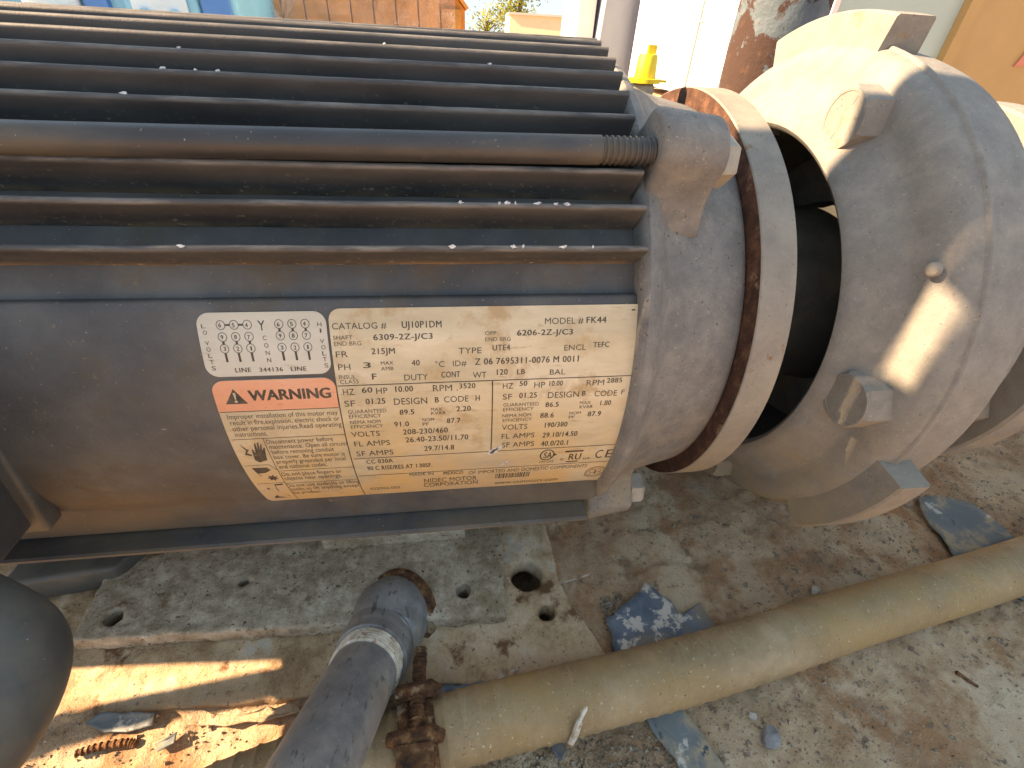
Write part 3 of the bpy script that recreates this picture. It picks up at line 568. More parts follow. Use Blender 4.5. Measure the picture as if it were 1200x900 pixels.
def ring_(mb, x, p, rx, ry, w, R, n=26):
    stroke(mb, [(x+rx*cos(2*pi*k/n), p+ry*sin(2*pi*k/n)/125) for k in range(n)], w, R, True)
def blob(mb, pts, R):
    mb.add([wrap(fixx(x, p)/1000, p, R) for x, p in pts], [tuple(range(len(pts)))])
RP, RT = .12545, .12552
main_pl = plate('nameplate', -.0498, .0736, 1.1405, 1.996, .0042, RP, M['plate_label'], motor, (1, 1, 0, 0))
conn_pl = plate('connection_plate', -.0953, -.0508, 1.1470, 1.3390, .0045, RP, M['plate_pale'], motor)
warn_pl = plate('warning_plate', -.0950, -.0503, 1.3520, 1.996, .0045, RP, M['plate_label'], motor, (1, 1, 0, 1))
warn_hd = plate('warning_header', -.0950, -.0503, 1.3522, 1.4590, .0045, RP+.00012, M['plate_red'], warn_pl, (1, 1, 0, 0))
mb = MB(); print_text(mb, MAIN, RT)
for (a, b, p) in [(-49.4, 73.3, 1.382), (-49.4, 73.3, 1.695), (-49.4, 73.3, 1.806)]: stroke(mb, [(a, p), (b, p)], .0004, RT)
stroke(mb, [(11.1, 1.383), (11.6, 1.694)], .0005, RT)
stroke(mb, [(67.6, 1.1588), (68.8, 1.1585)], .0006, RT)
# certification marks, seal and bar code
ring_(mb, 39.4, 1.7372, 3.3, 4.0, .0006, RT); ring_(mb, 69.3, 1.8947, 5.4, 6.2, .00035, RT); ring_(mb, 69.3, 1.8947, 4.6, 5.3, .00025, RT)
for k in range(4):
    ring_(mb, 69.3+2.0*cos(k*pi/2+.6), 1.8947+2.2*sin(k*pi/2+.6)/125, 1.7, 1.7, .0003, RT, 14)
stroke(mb, [(42.4, 1.7372), (44.2, 1.7372)], .0006, RT); stroke(mb, [(43.3, 1.731), (43.3, 1.7434)], .0006, RT)
stroke(mb, [(48.6, 1.7225), (57.0, 1.7225)], .0011, RT); stroke(mb, [(50.5, 1.792), (56.0, 1.791)], .0009, RT)
r = random.Random(4); x = 15.2
while x < 33.0:
    w = r.choice((.3, .3, .5, .7)); stroke(mb, [(x+w/2, 1.856), (x+w/2, 1.896)], w/1000, RT); x += w+r.choice((.3, .45, .6))
mb.obj('lettering', M['ink'], main_pl, False)
# a scratch through the plate to bare metal, with a pale torn rim
sc = MB(); blob(sc, [(9.6, 1.712), (10.6, 1.692), (13.0, 1.676), (15.6, 1.664), (17.0, 1.667), (16.2, 1.680), (14.2, 1.700), (11.6, 1.716)], RT+.00003); sc.obj('scratch', M['chip'], main_pl, False)
sc = MB(); blob(sc, [(11.0, 1.704), (12.4, 1.686), (14.8, 1.676), (15.0, 1.682), (13.6, 1.694), (12.6, 1.708)], RT+.00006); sc.obj('scratch', M['fin'], main_pl, False)
sc = MB(); blob(sc, [(15.6, 1.795), (18.0, 1.772), (20.6, 1.757), (21.0, 1.761), (18.6, 1.782), (16.0, 1.799)], RT+.00003); sc.obj('scratch', M['chip'], main_pl, False)
mb = MB(); print_text(mb, CONN, RT)
circ = [(-87.3+4.52*i, p) for p in (1.1828, 1.2177, 1.2525) for i in range(3)] + [(-67.4+4.58*i, p) for p in (1.1829, 1.2171, 1.2527) for i in range(3)]
for (x, p) in circ: ring_(mb, x, p, 1.45, 1.62, .00022, RT)
for i in (0, 1): stroke(mb, [(circ[i][0]+1.6, 1.1828), (circ[i+1][0]-1.6, 1.1828)], .0007, RT)
for i in range(3):
    stroke(mb, [(circ[3+i][0], 1.2177+.0145), (circ[6+i][0], 1.2525-.0145)], .0008, RT)
    stroke(mb, [(circ[6+i][0], 1.2525+.0145), (circ[6+i][0]+.1, 1.2910)], .0008, RT)
    stroke(mb, [(circ[9+i][0], 1.1829+.0145), (circ[12+i][0], 1.2171-.0145)], .0008, RT)
    stroke(mb, [(circ[15+i][0], 1.2527+.0145), (circ[15+i][0]+.1, 1.2910)], .0008, RT)
mb.obj('lettering', M['ink'], conn_pl, False)
mb = MB(); print_text(mb, WARN[1:], RT)
for L_ in [[(-94.6, 1.5705), (-50.6, 1.5705)], [(-82.7, 1.571), (-82.7, 1.7347), (-83.2, 1.995)], [(-82.5, 1.741), (-50.6, 1.741)], [(-82.6, 1.828), (-50.6, 1.828)], [(-94.7, 1.700), (-85.2, 1.700), (-82.7, 1.7347)], [(-94.8, 1.8185), (-82.9, 1.8185)]]: stroke(mb, L_, .00028, RT)
blob(mb, [(-92.75, 1.5887), (-90.83, 1.6145), (-89.9, 1.6192), (-91.35, 1.6351), (-89.54, 1.6435), (-90.02, 1.6504), (-92.37, 1.6415), (-91.12, 1.6226), (-91.64, 1.6126)], RT)
blob(mb, [(-89.56, 1.6717), (-88.97, 1.6212), (-88.46, 1.616), (-87.94, 1.6359), (-86.98, 1.5921), (-86.44, 1.5892), (-86.7, 1.6227), (-85.65, 1.5883), (-85.12, 1.5873), (-85.83, 1.6232), (-84.67, 1.5955), (-84.24, 1.5957), (-84.96, 1.6273), (-83.85, 1.6107), (-83.53, 1.6144), (-84.37, 1.6529), (-84.8, 1.6752), (-88.17, 1.6852)], RT)
blob(mb, [(-92.66, 1.7134), (-86.41, 1.716), (-85.54, 1.7322), (-87.05, 1.7416), (-88.44, 1.7476), (-91.44, 1.7494), (-90.55, 1.769), (-91.18, 1.7655), (-92.18, 1.7309)], RT)
blob(mb, [(-86.5+(2.6 if k % 2 else 1.4)*cos(k*pi/7), 1.7828+(2.6 if k % 2 else 1.4)*sin(k*pi/7)/125) for k in range(14)], RT)
blob(mb, [(-87.91, 1.829), (-84.2, 1.827), (-85.6, 1.9500), (-88.51, 1.877)], RT)
blob(mb, [(-92.22, 1.8533), (-91.34, 1.8544), (-90.34, 1.9403), (-86.71, 1.9549), (-92.54, 1.9552)], RT)
mb.obj('lettering', M['ink'], warn_pl, False)
mb = MB(); print_text(mb, WARN[:1], RT+.00010)
blob(mb, [(-87.6, 1.3790), (-91.6, 1.4310), (-83.6, 1.4310)], RT+.00010); stroke(mb, [(-94.7, 1.4592), (-50.6, 1.4592)], .0003, RT+.0001)
mb.obj('lettering', M['ink'], warn_hd, False)
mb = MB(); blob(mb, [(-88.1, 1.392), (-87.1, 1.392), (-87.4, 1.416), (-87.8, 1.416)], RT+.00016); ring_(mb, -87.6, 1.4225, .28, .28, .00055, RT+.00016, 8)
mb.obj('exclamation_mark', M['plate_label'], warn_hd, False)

# ------------------------------------------------------------------ pump
pump = empty('pump', (.22, 0, 0), 'dusty grey cast pump casing with hex bolts, right of the motor', 'pump')
flange = MB().lathe([(.1274, .060), (.1274, .1188), (.1279, .1193), (.1438, .1193), (.1443, .1188), (.1443, .060)], n=192).obj('adapter_flange', M['ring'], pump, True, 30)
MB().lathe([(.12715, .108), (.12715, .1187)], n=128).obj('flange_face', M['rust_edge'], flange)
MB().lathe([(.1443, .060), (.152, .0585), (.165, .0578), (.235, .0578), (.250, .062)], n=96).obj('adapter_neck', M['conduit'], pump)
bore = MB().lathe([(.2500, .058), (.2500, .086), (.2440, .0915), (.2000, .0988), (.1900, .0997), (.1855, .1002)], n=128).obj('bore', M['conduit'], pump)  # darker than the casing, to paint in the shade of the enclosed bore
casing = MB().lathe([(.1855, .1002), (.1815, .1015), (.1795, .1040), (.1801, .1066), (.1825, .1095), (.1925, .1195), (.1950, .1222), (.1960, .1245), (.1965, .1275), (.1972, .1320), (.1985, .1355), (.2003, .1382), (.2028, .1403), (.2060, .1416), (.2084, .1421), (.2090, .1433), (.2098, .1436), (.2106, .1433), (.2114, .1420), (.2150, .1413), (.2320, .1404), (.2390, .1388), (.2430, .1350), (.2450, .1280), (.2460, .11), (.2460, .07)], n=192).obj('casing', M['cast'], pump, True, 50)
# casting lugs on the rim
def rim_lug(p0, p1, r0, r1, x0, x1):
    o = MB().lathe([(x0, r0), (x0+.001, r1-.001), (x0+.002, r1), (x1-.002, r1), (x1-.001, r1-.001), (x1, r0)], p0, p1, 26, closed=True).obj('rim_lug', M['cast'], casing, True, 40); return o
rim_lug(-.42, .17, .136, .1555, .2035, .2260)
rim_lug(1.735, 2.27, .136, .1565, .2020, .2200)
rim_lug(3.7, 4.2, .136, .156, .2035, .2250)
# hex bolts in the face
def hex_bolt(R, ph, rot):
    P = Vector(cyl(.1950, R, ph)); vs = []
    rad = .0145
    for (dx, rr) in ((.004, rad), (-.0095, rad), (-.0112, rad*.88), (-.0112, rad*.80), (-.0109, rad*.79)):
        n = 6 if rr == rad else 6
        for k in range(24):
            a = 2*pi*k/24+rot
            if rr == rad: q = (rr*cos(pi/6)/cos(((a-rot) % (pi/3))-pi/6))
            else: q = rr*(1 if rr < rad*.86 else 1.0)
            vs.append((P.x+dx, P.y+q*cos(a), P.z+q*sin(a)))
    fs = [(i*24+k, i*24+(k+1) % 24, (i+1)*24+(k+1) % 24, (i+1)*24+k) for i in range(4) for k in range(24)]+[tuple(range(96, 120))]
    b = mesh_obj('hex_bolt', vs, fs, M['cast'], casing, True, 28)
    mk = MB()
    for k in range(5):
        a = rot+.5+k*2*pi/6; c0, c1 = .0065, .0105
        u = Vector((0, cos(a), sin(a))); w = Vector((0, -sin(a), cos(a)))*.00035; q = P+Vector((-.0109, 0, 0))
        vs = [q+u*c0+w, q+u*c1+w, q+u*c1-w, q+u*c0-w]; vs += [v+Vector((-.0002, 0, 0)) for v in vs]
        mk.add(vs, [(4, 5, 6, 7), (0, 1, 5, 4), (1, 2, 6, 5), (2, 3, 7, 6), (3, 0, 4, 7)])
    mk.obj('grade_mark', M['cast'], b)
for (ph, rot) in ((.372, .35), (1.553, .1), (-.80, .2), (2.72, .5), (-1.98, .4)): hex_bolt(.1205, ph, rot)
o = MB().tube([Vector(cyl(.1945, .134, 1.045))+Vector((d, 0, 0)) for d in (.001, -.0012, -.0020, -.0024)], [.0030, .0029, .0022, .0008], 16).obj('casting_nub', M['cast'], casing)
# suction side: stepped hub and bolted flange
MB().lathe([(.2455, .06), (.2455, .112), (.262, .118), (.275, .117), (.2765, .09), (.30, .085)], n=128).obj('volute_back', M['cast'], pump, True, 50)
sf = MB().lathe([(.300, .05), (.300, .118), (.3015, .1195), (.320, .1195), (.3215, .118), (.3215, .05)], n=128).obj('suction_flange', M['cast'], pump, True, 30)
MB().lathe([(.3215, .075), (.62, .075)], n=64).obj('suction_pipe', M['cast'], pump)
for k in range(8):
    P = Vector(cyl(.299, .103, k*pi/4+.25)); vs = []
    for (dx, rr) in ((0, .010), (-.009, .010), (-.0105, .0085)):
        for q in range(6): vs.append((P.x+dx, P.y+rr*cos(q*pi/3), P.z+rr*sin(q*pi/3)))
    mesh_obj('flange_bolt', vs, [(i*6+q, i*6+(q+1) % 6, (i+1)*6+(q+1) % 6, (i+1)*6+q) for i in (0, 1) for q in range(6)]+[tuple(range(12, 18))], M['cast'], sf, True, 20)
# pump pedestal
MB().box(.205, .245, .0, .10, .0, .03).obj('pedestal', M['cast'], pump)
# the far side of the adapter is closed
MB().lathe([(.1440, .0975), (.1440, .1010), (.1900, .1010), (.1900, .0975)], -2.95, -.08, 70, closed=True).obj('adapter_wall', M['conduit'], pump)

# ------------------------------------------------------------------ hose, clamp, galvanised pipe, conduit
hp = [(-.22, -.292, .0155), (-.165, -.232, .0155), (-.125, -.212, .0155), (-.085, -.2015, .0155), (-.045, -.1965, .0155), (.0015, -.1899, .0155), (.065, -.1835, .0155), (.142, -.1750, .0160), (.2337, -.1608, .0165), (.3826, -.1393, .0165), (.60, -.10, .0165), (.9, -.03, .0165)]
path = cr(hp, 60); rad = []
for i, p in enumerate(path):
    rib = .00055*max(0, sin(2*pi*p.x/.0082))**3 if -.2 < p.x < .22 else .00012*sin(2*pi*p.x/.0082)
    rad.append(.0162+rib)
hose = MB().tube(path, rad, 32).obj('suction_hose', M['hose'], None, True, 60)
tag(hose, 'long tan ribbed rubber hose lying on the dirt in front of the pump', 'hose')
clamp = empty('hose_clamp', (-.028, -.194, .016), 'heavily rusted bolt clamp around the tan hose beside the galvanised pipe', 'clamp')
hc = Vector((-.027, -.1942, .0155)); hd = Vector((1, .14, 0)).normalized()
prof = [(-.0085, .0167), (-.0085, .0187), (.0085, .0187), (.0085, .0167)]
vs = []; n = 40
sd = Vector((-hd.y, hd.x, 0))
for k in range(n):
    a = 2*pi*k/n
    for (t, rr) in prof: vs.append(hc+hd*t+(sd*cos(a)+Vector((0, 0, 1))*sin(a))*(rr+rnd.uniform(-.0003, .0003)))
mesh_obj('band', vs, [(k*4+q, k*4+(q+1) % 4, ((k+1) % n)*4+(q+1) % 4, ((k+1) % n)*4+q) for k in range(n) for q in range(4)], M['rust'], clamp, True, 50)
b0, b1 = Vector((-.0265, -.1585, .0300)), Vector((-.0272, -.2020, .0375)); bd = (b1-b0)
tp, tr = [], []
for i in range(22):
    for dx, rr in ((0, .0033), (.3, .0035), (.5, .0027), (.8, .0028)): tp.append(b0+bd*((i+dx)/22)); tr.append(rr+rnd.uniform(-.0003, .0003))
MB().tube(tp, tr, 18).obj('clamp_bolt', M['rust'], clamp, True, 30)
for (t, w, nm) in ((.47, .0105, 'trunnion'), (.93, .0125, 'trunnion')):
    c_ = b0+bd*t
    o = MB().tube([c_+Vector((-w, .0005, -.001)), c_+Vector((-w*.6, 0, 0)), c_+Vector((w*.6, .0006, .0004)), c_+Vector((w, -.0006, -.0012))], [.0028, .0036, .0038, .0026], 10).obj(nm, M['rust'], clamp, True, 40)
MB().box(-.0350, -.0190, -.2110, -.2020, .0290, .0400).obj('clamp_lug', M['rust'], clamp)

pipe = empty('galvanised_pipe', (-.05, -.15, .02), 'grey galvanised pipe rising towards the camera from a rust-rimmed elbow', 'pipe')
pa, pb = Vector((-.0515, -.1570, .0270)), Vector((-.0660, -.2330, .0780))
pd = (pb-pa).normalized()
MB().tube([pa, pa+pd*.02, pb, pb+pd*.12], .0165, 40).obj('pipe', M['galv'], pipe)
ec = [pa+pd*.004, pa-pd*.004, pa-pd*.010, pa-pd*.016+Vector((.0015, 0, .0)), Vector((-.0455, -.1325, .0165)), Vector((-.0425, -.1285, .0125)), Vector((-.0412, -.1268, .0108))]
el = MB().tube(cr(ec, 5), [.0192]*5+[.0198]*5+[.0203]*5+[.0210]*5+[.0216]*5+[.0218]*5+[.0218], 40).obj('elbow', M['galv'], pipe, True, 50)
e0 = Vector((-.0412, -.1268, .0108)); ed = Vector((.0013, .0017, -.0017)).normalized()
MB().tube([e0-ed*.0030, e0-ed*.0016, e0+ed*.0022, e0+ed*.0034], [.0220, .0242, .0248, .0226], 40).obj('rust_rim', M['rust'], el, True, 30)
tp, tr = [], []
for i in range(5):
    for dx, rr in ((0, .0170), (.0008, .0178), (.0014, .0178), (.0020, .0170)): tp.append(pa+pd*(.004+i*.0021+dx)); tr.append(rr)
MB().tube(tp, tr, 40).obj('thread_tape', M['tape'], pipe, True, 30)

cond = cr([CAM_LOC.lerp(Vector(q_), .68) for q_ in [(-.31, -.125, .120), (-.285, -.125, .088), (-.2657, -.1300, .070), (-.238, -.1382, .0575), (-.2172, -.1500, .0486), (-.2120, -.1700, .0440), (-.2160, -.1900, .0430), (-.2300, -.2150, .0420)]], 8)
co = MB().tube(cond, [.0165]*len(cond), 36).obj('conduit_elbow', M['conduit'], None, True, 60)
tag(co, 'dark grey rounded conduit elbow below the junction box at the left edge', 'conduit')

# ------------------------------------------------------------------ loose things on the deck
def flake(poly, mat_, label, seed, lift=.004, group=None):
    """a thin curled sheet of paint with ragged edges"""
    r = random.Random(seed); P = rough_poly(poly, .0045, .0011, seed)
    cx_ = sum(p[0] for p in P)/len(P); cy_ = sum(p[1] for p in P)/len(P); n = len(P)
    rings = (1, .8, .55, .3); vs = []
    tx, ty = r.uniform(-.04, .04), r.uniform(-.04, .04)
    for k in rings:
        for (x, y) in P:
            xx, yy = cx_+(x-cx_)*k, cy_+(y-cy_)*k
            curl = .0022*(k**3)*(.5+.5*sin(3*atan2(y-cy_, x-cx_)+seed))
            vs.append((xx, yy, max(gz(xx, yy), gz(cx_, cy_)*.5)+lift*.35+.0012+curl+tx*(xx-cx_)+ty*(yy-cy_)))
    vs.append((cx_, cy_, gz(cx_, cy_)+lift*.35+.0012))
    fs = [(j*n+i, j*n+(i+1) % n, (j+1)*n+(i+1) % n, (j+1)*n+i) for j in range(len(rings)-1) for i in range(n)]
    fs += [((len(rings)-1)*n+i, (len(rings)-1)*n+(i+1) % n, len(rings)*n) for i in range(n)]
    o = mesh_obj('paint_flake', vs, fs, mat_, None, True, 60)
    md = o.modifiers.new('s', 'SOLIDIFY'); md.thickness = .0008
    return tag(o, label, 'paint flake', group)
G_ = 'paint flakes lying on the deck'
flake([(.084, -.1419), (.1009, -.1327), (.118, -.1204), (.1254, -.1289), (.1336, -.1438), (.148, -.1375), (.150, -.1524), (.1151, -.1700), (.084, -.1700)], M['blue'], 'large jagged blue paint flake behind the hose below the motor', 1, .006, G_)
flake([(.3676, -.0714), (.3915, -.0690), (.413, -.0797), (.4147, -.1139), (.3815, -.1200), (.3528, -.1230), (.3581, -.0995)], M['blue_dusty'], 'large dusty grey-blue paint flake under the pump at the right', 2, .006, G_)
flake([(.087, -.1860), (.109, -.1860), (.1182, -.2005), (.1229, -.2191), (.1100, -.2330), (.1014, -.2166)], M['blue_dusty'], 'dusty pale blue paint flake in front of the hose at the bottom', 3, .003, G_)
flake([(.3643, -.1486), (.3864, -.1425), (.395, -.158), (.3702, -.1583)], M['blue_dusty'], 'small greyish paint flake in front of the hose at the right edge', 4, .002, G_)
flake([(.036, -.1950), (.0452, -.1940), (.0450, -.2030), (.0407, -.2062)], M['blue'], 'tiny blue paint flake just in front of the hose near the clamp', 5, .002, G_)
flake([(-.1882, -.1690), (-.183, -.1640), (-.1579, -.1665), (-.1575, -.1720), (-.1747, -.1730)], M['blue_dusty'], 'sunlit curled blue-grey paint flake on the dirt at lower left', 6, .003, G_)
flake([(-.1535, -.1787), (-.1448, -.1751), (-.1426, -.1807), (-.149, -.183)], M['blue_dusty'], 'small sunlit pale blue paint flake between the base plate and the hose', 7, .002, G_)
flake([(-.150, -.1665), (-.128, -.1690), (-.090, -.1700), (-.086, -.1745), (-.118, -.1760), (-.140, -.1740)], M['dirt'], 'long curled brown paint flake along the edge of the base plate', 8, .006, G_)
def rock(name, loc, size, mat_, label, cat, seed, group=None):
    bm = bmesh.new(); bmesh.ops.create_icosphere(bm, subdivisions=2, radius=1); r = random.Random(seed)
    for v in bm.verts:
        k = 1+r.uniform(-.22, .18); v.co = Vector((v.co.x*size[0]*k, v.co.y*size[1]*k, v.co.z*size[2]*k))
    bmesh.ops.rotate(bm, verts=bm.verts, cent=(0, 0, 0), matrix=Matrix.Rotation(r.uniform(0, 6), 3, 'Z'))
    bmesh.ops.translate(bm, verts=bm.verts, vec=(loc[0], loc[1], gz(*loc)+size[2]*.45))
    return tag(from_bm(name, bm, mat_, None, True, 28), label, cat, group)
rock('stone', (.154, -.2094), (.0060, .0045, .0036), M['stone'], 'angular blue-grey stone on the dirt below the hose', 'stone', 3)
rock('stone', (.2356, -.1340), (.0040, .0028, .0026), M['stone2'], 'small pale pebble just behind the hose under the pump', 'stone', 4)
rock('stone', (.1515, -.1985), (.0024, .0020, .0016), M['stone2'], 'tiny pale pebble between the hose and the grey stone', 'stone', 5)
# a corroded bolt lying in the sun
vs = cr([(-.187, -.1795, .0105), (-.178, -.1778, .0105), (-.167, -.1772, .0100), (-.162, -.1780, .009)], 24); rr = [.0014+.0006*max(0, sin(i*2*pi/6)) for i in range(len(vs))]
tag(MB().tube(vs, rr, 14).obj('old_bolt', M['rust'], None, True, 40), 'corroded threaded bolt lying on sunlit dirt at lower left', 'bolt')
tag(MB().tube(cr([(.0591, -.1193, .013), (.068, -.1165, .0105), (.0813, -.1113, .006)], 6), .0005, 6).obj('straw', M['tape'], None), 'thin dry straw lying across the base plate corner', 'straw')
tag(MB().tube(cr([(.0455, -.2040, .016), (.0475, -.2020, .024), (.0500, -.1985, .030), (.0535, -.1950, .035)], 5), [.0016]*5+[.0017]*5+[.001]*5+[.0003], 8).obj('dry_leaf', M['tape'], None), 'curled dry thorn-shaped leaf standing against the hose', 'leaf')
tag(MB().tube([(.2835, -.1925, gz(.2835, -.1925)+.001), (.292, -.2000, gz(.292, -.2)+.0012)], [.0013, .0008], 8).obj('twig', M['rust'], None), 'short dark red twig on the dirt in front of the hose', 'twig')
# loose grit: too fine to count
r = random.Random(11); mb = MB()
base = [(1, 0, -.4), (-.5, .87, -.4), (-.5, -.87, -.4), (.1, .1, .8)]
n_g = 0
while n_g < 13000:
    x = r.uniform(-.30, .56); y = r.uniform(-.30, -.01)
    if n_g % 5 == 0: x = r.gauss(.082, .010); y = r.uniform(-.185, -.125)
    elif n_g % 5 == 1: x = r.uniform(-.03, .10); y = r.gauss(-.212, .008)
    if x < .085 and y > -.165: continue
    d = float(fbm(np.array([x*14]), np.array([y*14]), 2)[0])
    if n_g % 5 > 1 and r.random() > (d-.22)*1.6: continue
    s = r.uniform(.0003, .0012)*(1 if r.random() < .9 else 2.2); a = r.uniform(0, 6.3); ca, sa = cos(a)*s, sin(a)*s
    z = gz(x, y)+s*.3
    mb.add([(x+p[0]*ca-p[1]*sa*.7, y+p[0]*sa+p[1]*ca*.7, z+p[2]*s) for p in base], [(0, 1, 3), (1, 2, 3), (2, 0, 3)]); n_g += 1
M['grit'] = mat('grit', [(.3, (.10, .075, .055)), (.5, (.30, .23, .16)), (.72, (.52, .46, .38))], 600, 2, bumps=())
tag(mb.obj('grit', M['grit'], None, False), 'fine loose grit scattered over the dirt', 'grit', kind='stuff')
# ------------------------------------------------------------------ things behind the motor
def simple(name, c, rough=.6, var=.12, sc=6, bump=.05, layers=()):
    return mat(name, [(.3, tuple(v*(1-var) for v in c)), (.7, tuple(min(1, v*(1+var)) for v in c))], sc, rough=(rough-.08, rough+.08), bumps=((sc*12, bump, .004),), layers=layers)
M['lblue'] = simple('light_blue_paint', (.13, .46, .66)); M['dblue'] = simple('mid_blue_paint', (.03, .20, .55)); M['pale'] = simple('pale_blue_white', (.45, .66, .76))
M['wood'] = simple('orange_wood', (.58, .25, .06), .7, .25, 14, .2); M['white'] = simple('white_paint', (.66, .66, .65), .5, .05); M['wall_shadow'] = simple('wall_shadow_tone', (.20, .25, .32), .5, .05)  # last paint holds the blue-grey shadow of the white wall
M['tan'] = simple('tan_paint', (.40, .27, .12), .6, .08, 5); M['teal'] = simple('pale_teal_paint', (.33, .47, .47), .6, .05, 5)
M['cream'] = simple('cream_wall', (.60, .54, .38), .8, .06, 3); M['roofgrey'] = simple('grey_wall', (.42, .42, .40), .8, .06, 3)
M['red'] = simple('faded_red', (.55, .2, .15)); M['bark'] = simple('bark', (.12, .085, .055), .9, .3, 20, .4)
M['leaf'] = mat('leaves', [(.3, (.055, .085, .025)), (.55, (.11, .13, .035)), (.8, (.19, .17, .055))], 3, rough=(.6, .8), bumps=())
_n = M['leaf'].node_tree; _t = _n.nodes.new('ShaderNodeBsdfTranslucent'); _t.inputs[0].default_value = (.34, .36, .06, 1); _m = _n.nodes.new('ShaderNodeMixShader'); _m.inputs[0].default_value = .5
_n.links.new(_n.nodes['Principled BSDF'].outputs[0], _m.inputs[1]); _n.links.new(_t.outputs[0], _m.inputs[2]); _n.links.new(_m.outputs[0], _n.nodes['Material Output'].inputs[0])
M['steel'] = simple('latch_steel', (.30, .30, .29), .4)
M['polepaint'] = mat('peeling_pole', [(.36, (.055, .085, .105)), (.64, (.10, .14, .165))], 30, rough=(.55, .75), bumps=((90, .5, .003), (400, .3, .001)), layers=((14, .50, .52, (.045, .022, .016), .9), (60, .56, .68, (.08, .042, .026), .95)))
# blue machine
bmx = empty('blue_machine', (-.95, 1.75, 0), 'light blue machine with recessed cover, behind the motor at far left', 'machine')
o = MB().box(-1.75, -.600, 1.62, 2.30, 0.02, .62).obj('housing', M['lblue'], bmx); bevel(o, .02, 3)
o = MB().box(-.905, -.700, 1.600, 1.618, .10, .50).obj('cover', M['lblue'], bmx); bevel(o, .012, 3)
o = MB().box(-.880, -.728, 1.588, 1.598, .14, .335).obj('cover_panel', M['pale'], bmx); bevel(o, .006, 3)
for x in (-.845, -.765):
    MB().tube([(x, 1.586, .286), (x, 1.578, .286)], .016, 16).obj('screw', M['lblue'], bmx)
MB().box(-.690, -.615, 1.598, 1.617, .05, .55).obj('post', M['dblue'], bmx); MB().box(-1.005, -.945, 1.596, 1.617, .05, .55).obj('post', M['dblue'], bmx)
o = MB().box(-1.165, -1.02, 1.585, 1.617, .05, .58).obj('panel', M['pale'], bmx); bevel(o, .01, 2)
o = MB().box(-1.095, -1.02, 1.570, 1.584, .05, .29).obj('tray', M['lblue'], bmx); bevel(o, .006, 2)
MB().tube(cr([(-1.27+.05*cos(a), 1.58, .245+.05*sin(a)) for a in np.linspace(-.3, pi+.3, 9)], 5), .014, 14).obj('handle', M['dblue'], bmx)
# wrapped wooden crate
crate = empty('wooden_crate', (-.28, 2.3, 0), 'orange wooden crate wrapped in clear plastic film behind the motor', 'crate')
prof = [(-.66, .02), (.105, .02), (.105, .36), (.075, .395), (.02, .425), (-.03, .445), (-.66, .445)]
MB().prism(prof, lambda p, d: (p[0], d, p[1]), 2.06, 2.8).obj('case', M['wood'], crate)
for i in range(9):
    x0 = -.655+i*.0835; zt = .44 if x0 < -.06 else .36
    MB().box(x0, x0+.078, 2.040, 2.057, .03, zt).obj('plank', M['wood'], crate)
o = MB().prism([(.080, .392), (.110, .360), (.120, .366), (.086, .404), (.02, .436), (.012, .424)], lambda p, d: (p[0], d, p[1]), 2.035, 2.82).obj('edge_board', M['wood'], crate)
fm_ = bpy.data.materials.new('plastic_film'); fm_.use_nodes = True; nt = fm_.node_tree; B = nt.nodes['Principled BSDF']
B.inputs['Base Color'].default_value = (.9, .92, .95, 1); B.inputs['Roughness'].default_value = .18; B.inputs['Alpha'].default_value = .17
nz = nt.nodes.new('ShaderNodeTexNoise'); nz.inputs['Scale'].default_value = 22; nz.inputs['Detail'].default_value = 4
bpn = nt.nodes.new('ShaderNodeBump'); bpn.inputs['Strength'].default_value = 1; bpn.inputs['Distance'].default_value = .02
nt.links.new(nz.outputs[0], bpn.inputs['Height']); nt.links.new(bpn.outputs[0], B.inputs['Normal'])
vs = []; nx_, nz_ = 60, 24
for j in range(nz_+1):
    for i in range(nx_+1):
        x = -.700+.765*i/nx_; z = .02+.425*j/nz_; w = float(fbm(np.array([x*9+z*6]), np.array([z*20-x*3]), 3)[0])
        vs.append((x, 2.028-.035*w, z))
mesh_obj('plastic_film', vs, [(j*(nx_+1)+i, j*(nx_+1)+i+1, (j+1)*(nx_+1)+i+1, (j+1)*(nx_+1)+i) for j in range(nz_) for i in range(nx_)], fm_, crate, True, 180)
r = random.Random(8)
vs = []; fs = []
for k in range(70):
    c_ = Vector((-.60+r.gauss(0, .045), 2.0+r.gauss(0, .012), .30+r.uniform(-.12, .1))); s = r.uniform(.012, .035); n = len(vs)
    for q in range(3): vs.append(c_+Vector((r.uniform(-s, s), r.uniform(-.01, .01), r.uniform(-s, s)*1.5)))
    fs.append((n, n+1, n+2))
tag(mesh_obj('bunched_film', vs, fs, fm_, crate, False), kind='stuff')
# white trailer wall, facing left into the sun
wt = empty('white_trailer', (1.6, 3.4, 0), 'bright white trailer side with panel seams behind the pump', 'trailer')
o = MB().box(1.50, 3.4, 2.30, 4.05, .05, 2.6).obj('body', M['white'], wt)
MB().box(1.490, 1.4985, 2.96, 2.972, .06, 2.6).obj('seam', M['steel'], wt)
MB().box(1.490, 1.4985, 2.40, 2.955, .405, .415).obj('seam', M['steel'], wt)
lt = MB().box(1.470, 1.4985, 2.52, 2.72, .235, .250).box(1.455, 1.465, 2.56, 2.60, .25, .33).box(1.455, 1.465, 2.66, 2.70, .25, .33).box(1.455, 1.465, 2.56, 2.70, .33, .345).obj('latch', M['steel'], wt)
